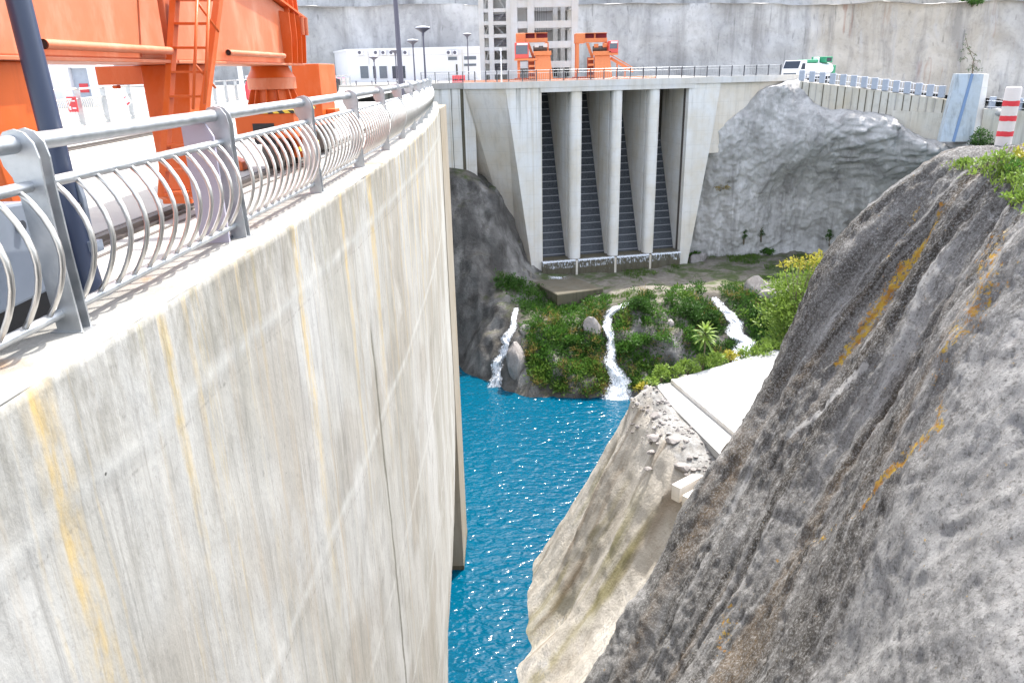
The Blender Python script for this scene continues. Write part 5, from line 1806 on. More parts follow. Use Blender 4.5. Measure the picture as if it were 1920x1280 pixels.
zl1 = [aty(930, v, YT).z for v in (137, 116, 92, 68, 44, 20)] + [11.0, 12.7]
t1, xs1 = frame_tower('stair_tower', 'slim grey concrete stair tower with many half landings left of the big open frame', 902, 958, zl1, (0.02, 0.34, 0.93), 5.0, 0.42, 0.62)
for i, z_ in enumerate(zl1[:-1]):
    z2 = zl1[i + 1]
    b = MB()
    xA, xB = xs1[1] + 0.35, xs1[2] - 0.35
    if i % 2: xA, xB = xB, xA
    b.beam((xA, YT + 2.2, z_), (xB, YT + 2.2, z2), 1.2, 0.2); b.build('stair_flight', M['concrete_grey'], t1)
    b = MB()
    xA, xB = xs1[0] + 0.35, xs1[1] - 0.35
    if i % 2: b.beam((xA, YT + 2.2, z_), (xB, YT + 2.2, z2), 0.8, 0.2)
    else: b.box((min(xA, xB), YT + 4.0, z_), (max(xA, xB), YT + 4.2, z2 - 0.22))
    b.build('stair_flight', M['concrete_grey'], t1)
    b = MB()
    for q in (0.45, 0.75, 1.0):
        b.tube([(xs1[1] + 0.3, YT - 0.1, z_ + q), (xs1[2] - 0.3, YT - 0.1, z_ + q)], 0.03, 5)
    for q in np.linspace(0.05, 0.95, 8):
        xx = xs1[1] + 0.3 + (xs1[2] - xs1[1] - 0.6) * q
        b.tube([(xx, YT - 0.1, z_ + 0.2), (xx, YT - 0.1, z_ + 1.0)], 0.02, 4)
    if i % 2 == 0: b.build('landing_rail', M['pole_far'], t1)
b = MB(); b.box((xs1[0], YT + 5.32, 0), (xs1[2], YT + 5.5, 13)); b.build('rear_panel', M['concrete_grey'], t1)
zl2 = [aty(1040, v, YT).z for v in (121, 84, 46, 7)] + [12.8]
t2, xs2_ = frame_tower('open_tower', 'big open grey concrete frame behind the two small orange machines', 964, 1082, zl2, (0.0, 0.265, 0.96), 7.0, 0.8, 0.85)
b = MB(); b.box((xs2_[0] - .3, YT + 7.45, 0), (xs2_[2] + .3, YT + 7.6, 17)); b.build('rear_panel', M['concrete_grey'], t2)
for i, k in enumerate((0.62, 0.8)):
    xx = xs2_[1] + (xs2_[2] - xs2_[1]) * k
    b = MB(); b.box((xx - 0.3, YT + 5.2, 0), (xx + 0.3, YT + 5.8, 17)); b.build('inner_column', M['concrete_grey'], t2)
b = MB()
for q in np.linspace(0.08, 0.38, 7):
    xx = xs2_[1] + (xs2_[2] - xs2_[1]) * q
    b.tube([(xx, YT + 3.0, 0), (xx, YT + 3.0, 14)], 0.035, 4, caps=False)
b.build('hoist_cable', M['dark_metal'], t2)
b = MB(); b.box((xs2_[0] + .5, YT + 3.4, 0), (xs2_[1] - .5, YT + 3.6, 17)); b.build('inner_wall', M['concrete_grey'], t2)
for (ua, ub) in ((1040, 1047), (1061, 1070)):
    pa_, pb_ = aty(ua, 127, YT), aty(ub, 136, YT)
    b = MB(); b.box((pa_.x, YT + 2, pb_.z - .5), (pb_.x, YT + 2.3, pa_.z)); b.build('doorway', M['black'], t2)

# =================================================================== RACK CLEANING MACHINES (two, with differences)
def raker(u0, label, cab_side, yy, chute):
    W = lambda u, v: aty(u, v, yy)
    z0 = 0.05
    px = (W(u0 + 10, 100) - W(u0, 100)).x / 10       # metres per photo pixel
    x = W(u0, 100).x
    zz = lambda v: W(u0 + 30, v).z
    t = thing('rack_cleaner', (x, yy, z0), label, 'cleaning machine', 'orange rack cleaning machines on the bridge')
    O = M['orange_far']
    X = lambda u: x + (u - u0) * px
    zt, zb = zz(62), z0
    # top hood with dark opening
    b = MB(); b.box((X(u0 + 2), yy, zz(81)), (X(u0 + 20), yy + 2.2, zt)); b.build('hood', O, t, bevel=0.08)
    b = MB(); b.box((X(u0 + 20) + .002, yy + 0.5, zz(72)), (X(u0 + 61), yy + 2.2, zt - 0.06)); b.build('hood_recess', simple('dark_red', (0.16, 0.01, 0.02), 0.7), t)
    b = MB(); b.box((X(u0 + 20) + .002, yy, zt - 0.057), (X(u0 + 61), yy + 2.25, zt)); b.build('hood_roof', O, t)
    b = MB(); b.box((X(u0 + 37), yy + 0.3, zz(72)), (X(u0 + 40), yy + 0.497, zt - 0.06)); b.build('fin', O, t)
    b = MB(); b.box((X(u0 + 20) + .002, yy, zz(80)), (X(u0 + 61), yy + 0.5, zz(72) - .002)); b.build('crosshead', O, t, bevel=0.03)
    # portal legs
    for (ua, ub, va, vb) in ((u0 + 4, u0 + 9, 81, 137), (u0 + 57, u0 + 63, 80, 104)):
        b = MB(); b.box((X(ua), yy + 0.1, zz(vb)), (X(ub), yy + 0.6, zz(va) - .003)); b.build('portal_leg', O, t)
        b = MB(); b.box((X(ua), yy + 1.7, z0), (X(ub), yy + 2.2, zz(va) - .003)); b.build('portal_leg', O, t)
    b = MB(); b.prism([(X(u0 + 22), yy + .12, zz(81)), (X(u0 + 27), yy + .12, zz(81)), (X(u0 + 38), yy + .12, zz(112)), (X(u0 + 33), yy + .12, zz(112))], (0, 0.3, 0)); b.build('inclined_arm', O, t)
    b = MB(); b.prism([(X(u0 + 55), yy + .08, zz(81)), (X(u0 + 60), yy + .08, zz(81)), (X(u0 + 66), yy + .08, zz(112)), (X(u0 + 61), yy + .08, zz(112))], (0, 0.3, 0)); b.build('inclined_arm', O, t)
    # winch drum and motors
    b = MB(); b.tube([(X(u0 + 34), yy - 0.1, zz(92)), (X(u0 + 60), yy - 0.1, zz(92))], 0.28, 14); b.build('winch_drum', M['rust_steel'], t, smooth=True, auto=0.6)
    for uu in (36, 52):
        b = MB(); b.box((X(u0 + uu), yy - 0.5, zz(90)), (X(u0 + uu + 8), yy - 0.1, zz(83))); b.build('motor', M['white_bollard'] if cab_side < 0 else M['orange_far'], t, bevel=0.05)
    # apron chute in front
    b = MB(); b.hull8([(X(u0 + 36), yy - 1.3, z0), (X(u0 + 70), yy - 1.3, z0), (X(u0 + 70), yy - 0.2, z0), (X(u0 + 36), yy - 0.2, z0)],
                      [(X(u0 + 37), yy - 0.7, zz(105)), (X(u0 + 65), yy - 0.7, zz(105)), (X(u0 + 65), yy - 0.2, zz(105)), (X(u0 + 37), yy - 0.2, zz(105))]); b.build('chute', O, t, bevel=0.03)
    b = MB(); b.box((X(u0 + 34), yy - 0.9, zz(105) + .003), (X(u0 + 67), yy - 0.15, zz(97))); b.build('chute_head', O, t, bevel=0.04)
    # ladder steps at the side of the chute
    for k in range(4):
        z_ = z0 + 0.3 + k * 0.6
        b = MB(); b.box((X(u0 + 25), yy - 0.8, z_), (X(u0 + 35.5), yy - 0.2, z_ + 0.22)); b.build('step', O, t)
    b = MB(); b.box((X(u0 + 24), yy - 0.18, z0), (X(u0 + 36), yy - 0.05, zz(108))); b.build('step_side', simple('dark_orange', (0.35, 0.06, 0.02), 0.6), t)
    # cab with glazed front
    ca, cb = (u0 - 1, u0 + 25) if cab_side < 0 else (u0 + 62, u0 + 80)
    va, vb = (80, 110) if cab_side < 0 else (78, 101)
    cm = simple('cab_red', (0.62, 0.085, 0.07), 0.5)
    c_ = MB(); c_.box((X(ca), yy - 0.9, zz(vb)), (X(cb), yy - 0.02, zz(va))); cab = c_.build('cab', cm, t, bevel=0.06)
    e = MB(); e.box((X(ca) + .12, yy - 0.915, zz(vb) + 0.45), (X(cb) - .12, yy - 0.9, zz(va) - 0.3)); e.build('window', M['grey_glass'], cab)
    e = MB(); e.box((X(ca) + .25, yy - 0.92, zz(va) - 0.27), (X(cb) - .1, yy - 0.9, zz(va) - 0.08)); e.build('roof_light', M['white_paint'], cab)
    b = MB(); b.box((X(ca) - 0.05, yy - 0.95, zz(vb) - 0.2), (X(cb) + 0.9 * (cab_side < 0), yy + 0.1, zz(vb) - .003)); b.build('cab_floor', O, t)
    # bottom frame on rails
    b = MB(); b.box((X(u0 - 2), yy + 0.62, z0), (X(u0 + 70), yy + 1.6, z0 + 0.35)); b.build('bogie_frame', simple('dark_orange', (0.35, 0.06, 0.02), 0.6), t)
    if chute:
        b = MB()
        a, c = (X(u0 + 68), yy + 0.3, zz(110)), (X(u0 + 112), yy + 0.3, zz(136))
        b.beam(a, c, 0.5, 0.3); b.build('conveyor', O, t)
        b = MB(); b.beam((a[0], a[1] - .3, a[2] + .35), (c[0], c[1] - .3, c[2] + .35), 0.08, 0.1); b.build('conveyor_rail', O, t)
        for q in (0.3, 0.65):
            p_ = Vector(a).lerp(Vector(c), q); b = MB(); b.box((p_.x - .08, p_.y - .08, z0), (p_.x + .08, p_.y + .08, p_.z - .1)); b.build('conveyor_leg', O, t)
    return t


raker(966, 'orange rack cleaning machine with its red glazed cab on the left side', -1, 88.5, False)
raker(1077, 'orange rack cleaning machine with its red cab on the right and a sloping conveyor', 1, 89.5, True)
q = aty(1060, 137, 87.8)
t = thing('rake_rail', (q.x, 88, 0), 'rusty red rail track under the two orange machines on the bridge', 'rail')
b = MB(); qa, qb = aty(870, 147, 88.3), aty(1230, 133, 90.6)
b.beam((qa.x, 87.3, 0.14), (qb.x, 90.2, 0.14), 0.14, 0.28); b.build('rail_beam', M['orange_far'], t)
b = MB(); b.beam((qa.x, 89.9, 0.14), (qb.x, 92.8, 0.14), 0.14, 0.28); b.build('rail_beam', M['orange_far'], t)
q = aty(860, 152, 92)
t = thing('water_barrier', (q.x, q.y, 0), 'red plastic traffic barrier behind the bridge railing left of the tower', 'barrier')
b = MB(); b.prism([(-0.75, -0.25, 0), (-0.75, 0.25, 0), (-0.75, 0.2, 0.3), (-0.75, 0.1, 0.85), (-0.75, -0.1, 0.85), (-0.75, -0.2, 0.3)], (1.5, 0, 0)); b.build('barrier_body', M['red_plastic'], t, local=True, bevel=0.04)
b = MB(); b.box((-0.6, -0.215, 0.3), (-0.1, -0.19, 0.42)); b.box((0.1, -0.215, 0.3), (0.6, -0.19, 0.42)); b.build('slot', M['black'], t, local=True)
for (u, y, lab) in ((634, 96, 'pink plastic barrier left of the white building, farther left one'), (645, 96, 'pink plastic barrier left of the white building, nearer the wall')):
    q = aty(u, 160, y); t = thing('water_barrier', (q.x, q.y, 0), lab, 'barrier', 'pink barriers in the yard')
    b = MB(); b.prism([(-0.32, -0.2, 0), (-0.32, 0.2, 0), (-0.32, 0.1, 0.85), (-0.32, -0.1, 0.85)], (0.64, 0, 0)); b.build('barrier_body', M['pink_plastic'], t, local=True, bevel=0.03)
    b = MB(); b.box((-0.2, -0.19, 0.3), (0.2, -0.155, 0.42)); b.build('slot', M['black'], t, local=True)

# =================================================================== VEHICLES
def wheel(b, x, y, z, r, wdt):
    b.tube([(x, y - wdt / 2, z), (x, y + wdt / 2, z)], r, 20)


# tanker truck, front to the left and towards us
tp0 = aty(1474, 152, 98.0)
ang = math.radians(196) - PI
t = thing('tanker_truck', (aty(1517, 150, 101).x, 101.0, float(road_z(np.array(aty(1517, 150, 101).x))) + 0.15), 'white tanker truck with green fittings driving on the far bridge road', 'truck', rz=math.radians(37))
wh = M['white_paint']
b = MB(); b.box((-4.2, -0.45, 0.75), (3.6, 0.45, 1.0)); b.build('chassis', M['dark_metal'], t, local=True)
b = MB(); b.prism([(-4.4, -1.2, 0.55), (-2.75, -1.2, 0.55), (-2.75, -1.2, 2.95), (-3.9, -1.2, 2.95), (-4.32, -1.2, 2.0), (-4.4, -1.2, 1.6)], (0, 2.4, 0)); cabo = b.build('cab', wh, t, local=True, bevel=0.06)
b = MB(); b.prism([(-4.345, -1.05, 2.02), (-4.345, 1.05, 2.02), (-3.955, 1.05, 2.86), (-3.955, -1.05, 2.86)], (-0.02, 0, 0.01)); b.build('windscreen', M['dark_glass'], cabo, local=True)
b = MB(); b.box((-4.425, -0.9, 1.05), (-4.40, 0.9, 1.5)); b.build('grille', M['grey_glass'], cabo, local=True)
b = MB(); b.prism([(-4.0, -1.215, 1.9), (-3.1, -1.215, 1.9), (-3.1, -1.215, 2.6), (-3.75, -1.215, 2.6)], (0, 0.012, 0)); b.build('side_window', M['dark_glass'], cabo, local=True)
for s_ in (-0.95, 0.95):
    b = MB(); b.box((-4.43, s_ - 0.14, 0.72), (-4.40, s_ + 0.14, 0.92)); b.build('headlight', M['galv'], cabo, local=True)
b = MB(); b.box((-4.5, -1.2, 0.4), (-4.405, 1.2, 0.68)); b.build('bumper', wh, t, local=True, bevel=0.03)
b = MB()
oval = [(1.15 * math.cos(a), 1.85 + 0.78 * math.sin(a)) for a in np.linspace(0, 2 * PI, 28, endpoint=False)]
b.prism([(-2.55, y_, z_) for y_, z_ in oval], (6.0, 0, 0)); b.build('tank', wh, t, smooth=True, local=True, auto=0.7)
b = MB(); b.box((-2.3, -0.55, 2.64), (0.8, 0.55, 3.02)); b.build('hose_box', M['green_paint'], t, local=True, bevel=0.1)
b = MB(); b.box((1.6, -1.0, 2.62), (3.3, 1.0, 3.35)); b.box((3.47, -1.1, 0.9), (4.1, 1.1, 2.3)); b.build('pump_frame', M['green_paint'], t, local=True, bevel=0.06)
b = MB(); b.box((1.9, -1.02, 2.75), (3.0, 1.02, 3.2)); b.build('pump', M['dark_glass'], t, local=True)
b = MB(); b.box((0.9, -0.3, 2.64), (1.45, 0.3, 3.3)); b.build('hatch', wh, t, local=True, bevel=0.05)
b = MB(); b.box((-2.5, -1.24, 1.0), (3.4, -1.18, 1.2)); b.box((-2.5, 1.18, 1.0), (3.4, 1.24, 1.2)); b.build('side_guard', wh, t, local=True)
for xw in (-3.55, 1.4, 2.6):
    for s_ in (-1.0, 1.0):
        b = MB(); wheel(b, xw, s_, 0.5, 0.5, 0.32); wo = b.build('wheel', M['black'], t, smooth=True, local=True, auto=0.6)
        b = MB(); wheel(b, xw, s_ + (0.165 if s_ > 0 else -0.165), 0.5, 0.25, 0.02); b.build('hub', M['galv'], wo, local=True)

# dark pickup behind the motor box
q = aty(622, 163, 60)
t = thing('pickup', (q.x - 1.1, q.y, 0), 'dark pickup truck half hidden behind the orange motor box', 'pickup truck', rz=math.radians(80))
pk = simple('pickup_paint', (0.02, 0.025, 0.035), 0.25, var=0.1)
b = MB(); b.prism([(-2.5, -0.9, 0.45), (2.5, -0.9, 0.45), (2.5, -0.9, 0.95), (1.3, -0.9, 1.05), (0.6, -0.9, 1.7), (-0.8, -0.9, 1.72), (-0.9, -0.9, 1.08), (-2.5, -0.9, 1.05)], (0, 1.8, 0)); b.build('body', pk, t, local=True, bevel=0.06)
b = MB(); b.prism([(-0.81, -0.7, 1.15), (-0.81, 0.7, 1.15), (-0.80, 0.65, 1.62), (-0.80, -0.65, 1.62)], (-0.1, 0, 0)); b.build('rear_window', M['grey_glass'], t, local=True)
for s_ in (-0.8, 0.8):
    b = MB(); b.box((-2.53, s_ - 0.09, 0.72), (-2.503, s_ + 0.09, 1.0)); b.build('tail_light', simple('tail_light', (0.7, 0.12, 0.03), 0.3), t, local=True)
b = MB(); b.box((-2.62, -0.9, 0.42), (-2.505, 0.9, 0.6)); b.build('bumper', M['galv'], t, local=True)
b = MB(); b.box((-2.512, -0.25, 0.68), (-2.503, 0.25, 0.8)); b.build('number_plate', M['white_paint'], t, local=True)
for xw in (-1.6, 1.6):
    for s_ in (-0.82, 0.82):
        b = MB(); wheel(b, xw, s_, 0.36, 0.36, 0.24); b.build('wheel', M['black'], t, smooth=True, local=True, auto=0.6)

# concrete beams lying on the shoulder under the near slope
q0 = atz(1276, 938, -16.6)
zb0 = -16.55
t = thing('concrete_beam', (q0.x + 0.5, q0.y, zb0), 'pale concrete beam lying on the rubble under the near rock slope, the longer upper one', 'concrete beam', 'concrete beams on the shoulder')
a, c = atz(1275, 915, -16.0), atz(1330, 885, -16.0)
d = (c - a); d.z = 0; d.normalize()
b = MB(); b.prism([a, a + Vector((-d.y, d.x, 0)) * 0.45, a + Vector((-d.y, d.x, 0)) * 0.45 - Vector((0, 0, .75)), a - Vector((0, 0, .75))], d * 3.0); b.build('beam_body', M['concrete_warm'], t, bevel=0.02)
t = thing('concrete_beam', (q0.x + 1.0, q0.y - 0.8, zb0), 'short pale concrete block lying just in front of the longer beam', 'concrete beam', 'concrete beams on the shoulder')
a2 = atz(1293, 935, -16.2)
b = MB(); b.prism([a2, a2 + Vector((-d.y, d.x, 0)) * 0.4, a2 + Vector((-d.y, d.x, 0)) * 0.4 - Vector((0, 0, .5)), a2 - Vector((0, 0, .5))], d * 2.5); b.build('beam_body', M['concrete_warm'], t, bevel=0.02)

# =================================================================== WATERFALLS
def terr_hit(u, v, lift=0.0):
    """first point of the terrain grid along the sight line of a photo pixel"""
    d = ray(u, v); o = Vector((0, 0, CAMH))
    s = 50.0
    while s < 110:
        p = o + d * s
        if TX[0] < p.x < TX[-1] and TY[0] < p.y < TY[-1] and p.z < terr_z(p.x, p.y):
            return p
        s += 0.1
    return o + d * 75


def waterfall(pts, widths, label, seed=0, name='waterfall'):
    c = [terr_hit(*p) - ray(*p).normalized() * 0.35 for p in pts]
    FALL_PTS.append((c, widths))
    t = thing(name, tuple(c[-1]), label, 'waterfall', 'waterfalls running down the vegetated rock')
    n = 70; m = 22
    cum = np.concatenate([[0], np.cumsum([(c[i + 1] - c[i]).length for i in range(len(c) - 1)])])
    ss = np.linspace(0, cum[-1], n)
    cx = [np.interp(ss, cum, [p[k] for p in c]) for k in range(3)]
    ww = np.interp(ss, cum, widths)
    rows = []; ed = []
    for i in range(n):
        row = []; er = []
        for j in range(m):
            a = j / (m - 1) * 2 - 1
            wob = 0.25 * fbm(ss[i] * 0.8, seed, 0.3, 3, seed) * ww[i]
            bulge = 0.45 * math.sqrt(max(0, 1 - a * a)) * min(1, ww[i] / 1.2)
            nz_ = 0.14 * float(fbm(a * 3, ss[i] * 1.6, seed, 4, seed + 3))
            row.append((cx[0][i] + a * ww[i] / 2 + wob, cx[1][i] - bulge - nz_, cx[2][i] + 0.12 * bulge))
            er.append(abs(a) ** 2.5 * 1.0 - 0.25 + 0.25 * (vnoise(ss[i] * 0.9, a * 2, seed, 6)))
        rows.append(row); ed.append(er)
    o = grid_mesh('water_stream', np.array(rows, float) - np.array(t.location), M['fall'], True, t)
    edge_attr(o, np.array(ed))
    return t, c


waterfall([(968, 577), (962, 605), (957, 628), (943, 655), (932, 690), (923, 730)], [0.7, 0.8, 1.5, 1.5, 1.6, 2.0], 'slim waterfall at the left running down a groove in bare grey rock', 1)
waterfall([(1176, 566), (1160, 575), (1144, 592), (1140, 625), (1144, 650), (1145, 680), (1155, 715), (1162, 750)], [0.9, 1.8, 1.0, 1.3, 1.1, 1.6, 2.8, 3.6], 'broad middle waterfall widening into white spray on the blue water', 2)
waterfall([(1338, 556), (1352, 575), (1372, 600), (1388, 632), (1396, 655), (1402, 690)], [1.2, 1.5, 1.7, 2.2, 2.6, 3.0], 'waterfall at the right behind the bright green bushes of the platform edge', 3)
tf = TERR.reshape(-1, 3); wet = np.zeros(len(tf))
for c, wd in FALL_PTS:
    for i in range(len(c) - 1):
        a_, b_ = np.array(c[i]), np.array(c[i + 1]); ab = b_ - a_
        tt_ = np.clip(((tf - a_) @ ab) / (ab @ ab), 0, 1)
        dd_ = np.linalg.norm(tf - (a_ + tt_[:, None] * ab), axis=1)
        wet = np.maximum(wet, np.exp(-(dd_ / (0.9 + 0.6 * wd[i])) ** 2))
wet = np.maximum(wet, np.exp(-((tf[:, 2] + 27.0) / 0.45) ** 2) * 0.8)
wet = np.maximum(wet, 0.7 * (tf[:, 0] < 1.5) * np.clip(1.6 * fbm(tf[:, 0] * 0.75, tf[:, 1] * 0.2, tf[:, 2] * 0.05, 3, 93) + 0.05, 0, 1))
wet = np.maximum(wet, 0.75 * ((TERR_SLOPE.ravel() > 0.3) & (tf[:, 0] > 3)) * np.clip(0.4 + fbm(tf[:, 0] * 0.5, tf[:, 1] * 0.5, tf[:, 2] * 0.15, 3, 91), 0, 1))
at = o_terr.data.attributes.new('wet', 'FLOAT', 'POINT'); at.data.foreach_set('value', wet.astype(np.float32))
foam('foam', [atz(915, 715, WATER_Z + .04), atz(940, 717, WATER_Z + .04), atz(945, 727, WATER_Z + .04), atz(915, 727, WATER_Z + .04)], WATER_Z + .04)
foam('foam', [atz(1122, 733, WATER_Z + .04), atz(1200, 726, WATER_Z + .04), atz(1200, 755, WATER_Z + .04), atz(1132, 756, WATER_Z + .04)], WATER_Z + .04)

# =================================================================== BOULDERS
def boulder(c, r, seed, label, m, group='boulders among the greenery', sq=(1, 1, 0.8)):
    import bmesh
    bm = bmesh.new(); bmesh.ops.create_icosphere(bm, subdivisions=3, radius=1.0)
    for v in bm.verts:
        p = v.co
        d = 1 + 0.35 * float(fbm(p.x * 0.9 + seed, p.y * 0.9, p.z * 0.9, 3, seed))
        # chip to facets
        for k in range(5):
            rr = random.Random(seed * 31 + k); nv = Vector((rr.uniform(-1, 1), rr.uniform(-1, 1), rr.uniform(-1, 1))).normalized()
            h = p.dot(nv) * d
            if h > 0.68: d *= 0.68 / h
        v.co = Vector((p.x * d * sq[0] * r, p.y * d * sq[1] * r, p.z * d * sq[2] * r))
    me = bpy.data.meshes.new('boulder'); bm.to_mesh(me); bm.free(); me.materials.append(m)
    me.polygons.foreach_set('use_smooth', [True] * len(me.polygons)); me.set_sharp_from_angle(angle=0.5)
    o = bpy.data.objects.new('boulder', me); COL.objects.link(o); o.location = c
    return tag(o, label, 'boulder', group)


for i, (u, v, r, lab, sq) in enumerate([
        (968, 680, 1.5, 'big pale boulder between the left waterfall and the greenery', (0.8, 0.8, 1.6)), (986, 625, 0.8, 'pale rounded boulder right of the upper left waterfall', (1, .8, 1.1)),
        (1108, 620, 1.0, 'brown cracked boulder just left of the middle waterfall', (1, .8, 1.2)), (1072, 690, 0.55, 'small pale boulder low in the greenery, middle of a column of three', (1.1, .8, .7)),
        (1072, 668, 0.5, 'small square boulder low in the greenery, top of a column of three', (1.1, .8, .9)), (1075, 712, 0.6, 'pale boulder low in the greenery, bottom of a column of three', (1, .8, 1)),
        (1210, 678, 0.55, 'pale square boulder low between the middle waterfall and the platform', (1.2, .8, .9)), (1268, 668, 0.65, 'pale tilted boulder just above the platform plants', (1, .8, 1)),
        (1195, 612, 0.8, 'dark wet boulder right of the middle waterfall', (1, .9, 1)), (1420, 545, 1.6, 'big rounded grey boulder above the right waterfall', (1.1, .9, 1)), (1462, 560, 1.5, 'grey boulder beside the big rounded one, nearer the bright tree', (1.2, .9, .8)),
        (1310, 490, 1.1, 'grey boulder at the foot of the right intake wall', (1, .9, 1.1)), (1258, 610, 0.6, 'grey boulder in the middle of the greenery', (1, .8, 1))]):
    p = terr_hit(u, v)
    boulder(p + Vector((0, 0.1, 0)), r, 100 + i, lab, M['boulder'], sq=sq)
for i, (u, v, r) in enumerate([(1232, 787, 0.22), (1230, 809, 0.28), (1262, 829, 0.25), (1222, 820, 0.15), (1218, 832, 0.14), (1280, 874, 0.26), (1245, 800, 0.12)]):
    p = atz(u, v, -15.45 if u != 1280 else -15.9)
    j = (int(np.clip((p.x - xs3[0]) / (xs3[1] - xs3[0]), 0, 329)), int(np.clip((p.y - ys3[0]) / (ys3[1] - ys3[0]), 0, 329)))
    p.z = float(MIDR[j[0], j[1], 2]) + r * 0.2
    boulder(p, r * 1.2, 200 + i, ['rounded tan stone highest on the rubble shoulder', 'flat long tan stone on the rubble shoulder', 'tan stone on the rubble shoulder nearest the lower slab', 'small stone left of the flat long one', 'smallest stone at the left edge of the rubble shoulder', 'stone lying just above the concrete beam', 'tiny stone between the upper two on the rubble'][i], M['boulder'], 'stones on the rubble shoulder', (1.3, 1, .6))


rr_ = np.random.default_rng(5)
Vr = []; Fr = []
import bmesh as _bm
_b = _bm.new(); _bm.ops.create_icosphere(_b, subdivisions=1, radius=1.0)
iv = np.array([v.co[:] for v in _b.verts]); jf = np.array([[v.index for v in f.verts] for f in _b.faces]); _b.free()
cnt_ = 0
while cnt_ < 320:
    x = rr_.uniform(5.0, 10.5); y = rr_.uniform(27.5, 38.5)
    i = int((x - xs3[0]) / (xs3[1] - xs3[0])); j = int((y - ys3[0]) / (ys3[1] - ys3[0]))
    z = MIDR[i, j, 2]
    if z < -16.6 or (x - 9.0) * 5.8 + (y - 38.0) * 1.45 > -6: continue
    if fbm(x * 0.7, y * 0.7, 0, 2, 4) < -0.25: continue
    r = 0.03 + 0.11 * rr_.random() ** 3
    vv = iv * (1 + 0.35 * rr_.normal(size=(len(iv), 1)).clip(-1, 1)) * np.array([r * rr_.uniform(.8, 1.5), r, r * rr_.uniform(.5, .9)])
    Fr.append(jf + sum(len(q) for q in Vr[-1:]) * 0 + len(Vr) * len(iv)); Vr.append(vv + np.array([MIDR[i, j, 0], MIDR[i, j, 1], z + r * .2])); cnt_ += 1
me = bpy.data.meshes.new('rubble'); me.from_pydata(np.concatenate(Vr).tolist(), [], np.concatenate(Fr).tolist()); me.update(); me.materials.append(M['boulder'])
o = bpy.data.objects.new('rubble', me); COL.objects.link(o)
tag(o, 'loose grey rubble strewn over the shoulder below the white platform', 'rubble', None, 'stuff')

# =================================================================== PLANTS
def leaf_soup(centers, dirs, L, W, rnd, fold=0.25):
    """two-triangle folded leaves; centers (n,3), dirs (n,3)"""
    n = len(centers)
    dirs = dirs / (np.linalg.norm(dirs, axis=1, keepdims=True) + 1e-9)
    r = rnd.normal(size=(n, 3)); side = np.cross(dirs, r); side /= (np.linalg.norm(side, axis=1, keepdims=True) + 1e-9)
    up = np.cross(side, dirs)
    L = np.broadcast_to(L, (n,))[:, None]; W = np.broadcast_to(W, (n,))[:, None]
    a = centers; m1 = centers + dirs * L * 0.5 + side * W * 0.5 + up * W * fold; m2 = centers + dirs * L * 0.5 - side * W * 0.5 + up * W * fold; tip = centers + dirs * L
    V = np.stack([a, m1, tip, m2], 1).reshape(-1, 3)
    i = np.arange(n) * 4
    F = np.stack([np.stack([i, i + 1, i + 2], 1), np.stack([i, i + 2, i + 3], 1)], 1).reshape(-1, 3)
    return V, F


def soup_obj(name, V, F, m, parent=None, loc=None):
    me = bpy.data.meshes.new(name)
    me.vertices.add(len(V)); me.vertices.foreach_set('co', V.reshape(-1).astype(np.float32))
    me.loops.add(F.size); me.loops.foreach_set('vertex_index', F.reshape(-1).astype(np.int32))
    me.polygons.add(len(F)); me.polygons.foreach_set('loop_start', (np.arange(len(F)) * 3).astype(np.int32)); me.polygons.foreach_set('loop_total', np.full(len(F), 3, np.int32))
    me.update(calc_edges=True); me.validate()
    me.materials.append(m)
    o = bpy.data.objects.new(name, me); COL.objects.link(o)
    if parent: o.parent = parent
    if loc is not None: o.location = loc
    return o


def clump(c, r, n, leaf, rnd, flat=0.8, up=0.5):
    d = rnd.normal(size=(n, 3)); d /= np.linalg.norm(d, axis=1, keepdims=True)
    rr = r * rnd.random(n) ** 0.45
    P = np.array(c) + d * rr[:, None] * np.array([1, 1, flat])
    dirs = d * 0.8 + np.array([0, 0, up]) + rnd.normal(size=(n, 3)) * 0.5
    return P, dirs


def foliage(centers, radii, per, leaf, rnd, ratio=0.45):
    Ps = []; Ds = []; Ls = []
    for c, r in zip(centers, radii):
        n = max(6, int(per * (r ** 2)))
        P, D = clump(c, r, n, leaf, rnd); Ps.append(P); Ds.append(D); Ls.append(leaf * rnd.uniform(0.6, 1.3, n))
    P = np.concatenate(Ps); D = np.concatenate(Ds); L = np.concatenate(Ls)
    return leaf_soup(P, D, L, L * ratio, rnd)


# undergrowth covering the wet rock front: a mass nobody could count
pr = np.random.default_rng(3)
def scatter_px(n, poly_test, v0, v1, u0, u1):
    out = []
    tries = 0
    while len(out) < n and tries < n * 12:
        tries += 1
        u = pr.uniform(u0, u1); v = pr.uniform(v0, v1)
        if poly_test(u, v): out.append((u, v))
    return out


def veg_ok(u, v):
    top = np.interp(u, [985, 1010, 1060, 1130, 1180, 1260, 1340, 1420, 1480], [560, 570, 580, 560, 545, 540, 530, 545, 560])
    bot = np.interp(u, [985, 1000, 1060, 1130, 1190, 1300, 1480], [660, 715, 738, 735, 735, 720, 690])
    if not (top < v < bot): return False
    # keep the falls clear
    f1 = np.interp(v, [560, 592, 625, 650, 680, 715, 745], [1165, 1144, 1140, 1144, 1145, 1155, 1162])
    w1 = np.interp(v, [560, 620, 680, 745], [22, 14, 18, 36])
    if abs(u - f1) < w1 * 0.8: return False
    f2 = np.interp(v, [556, 600, 655], [1338, 1372, 1396])
    if abs(u - f2) < 17: return False
    if fbm(u * 0.022, v * 0.03, 0.0, 3, 88) < -0.85: return False
    return True


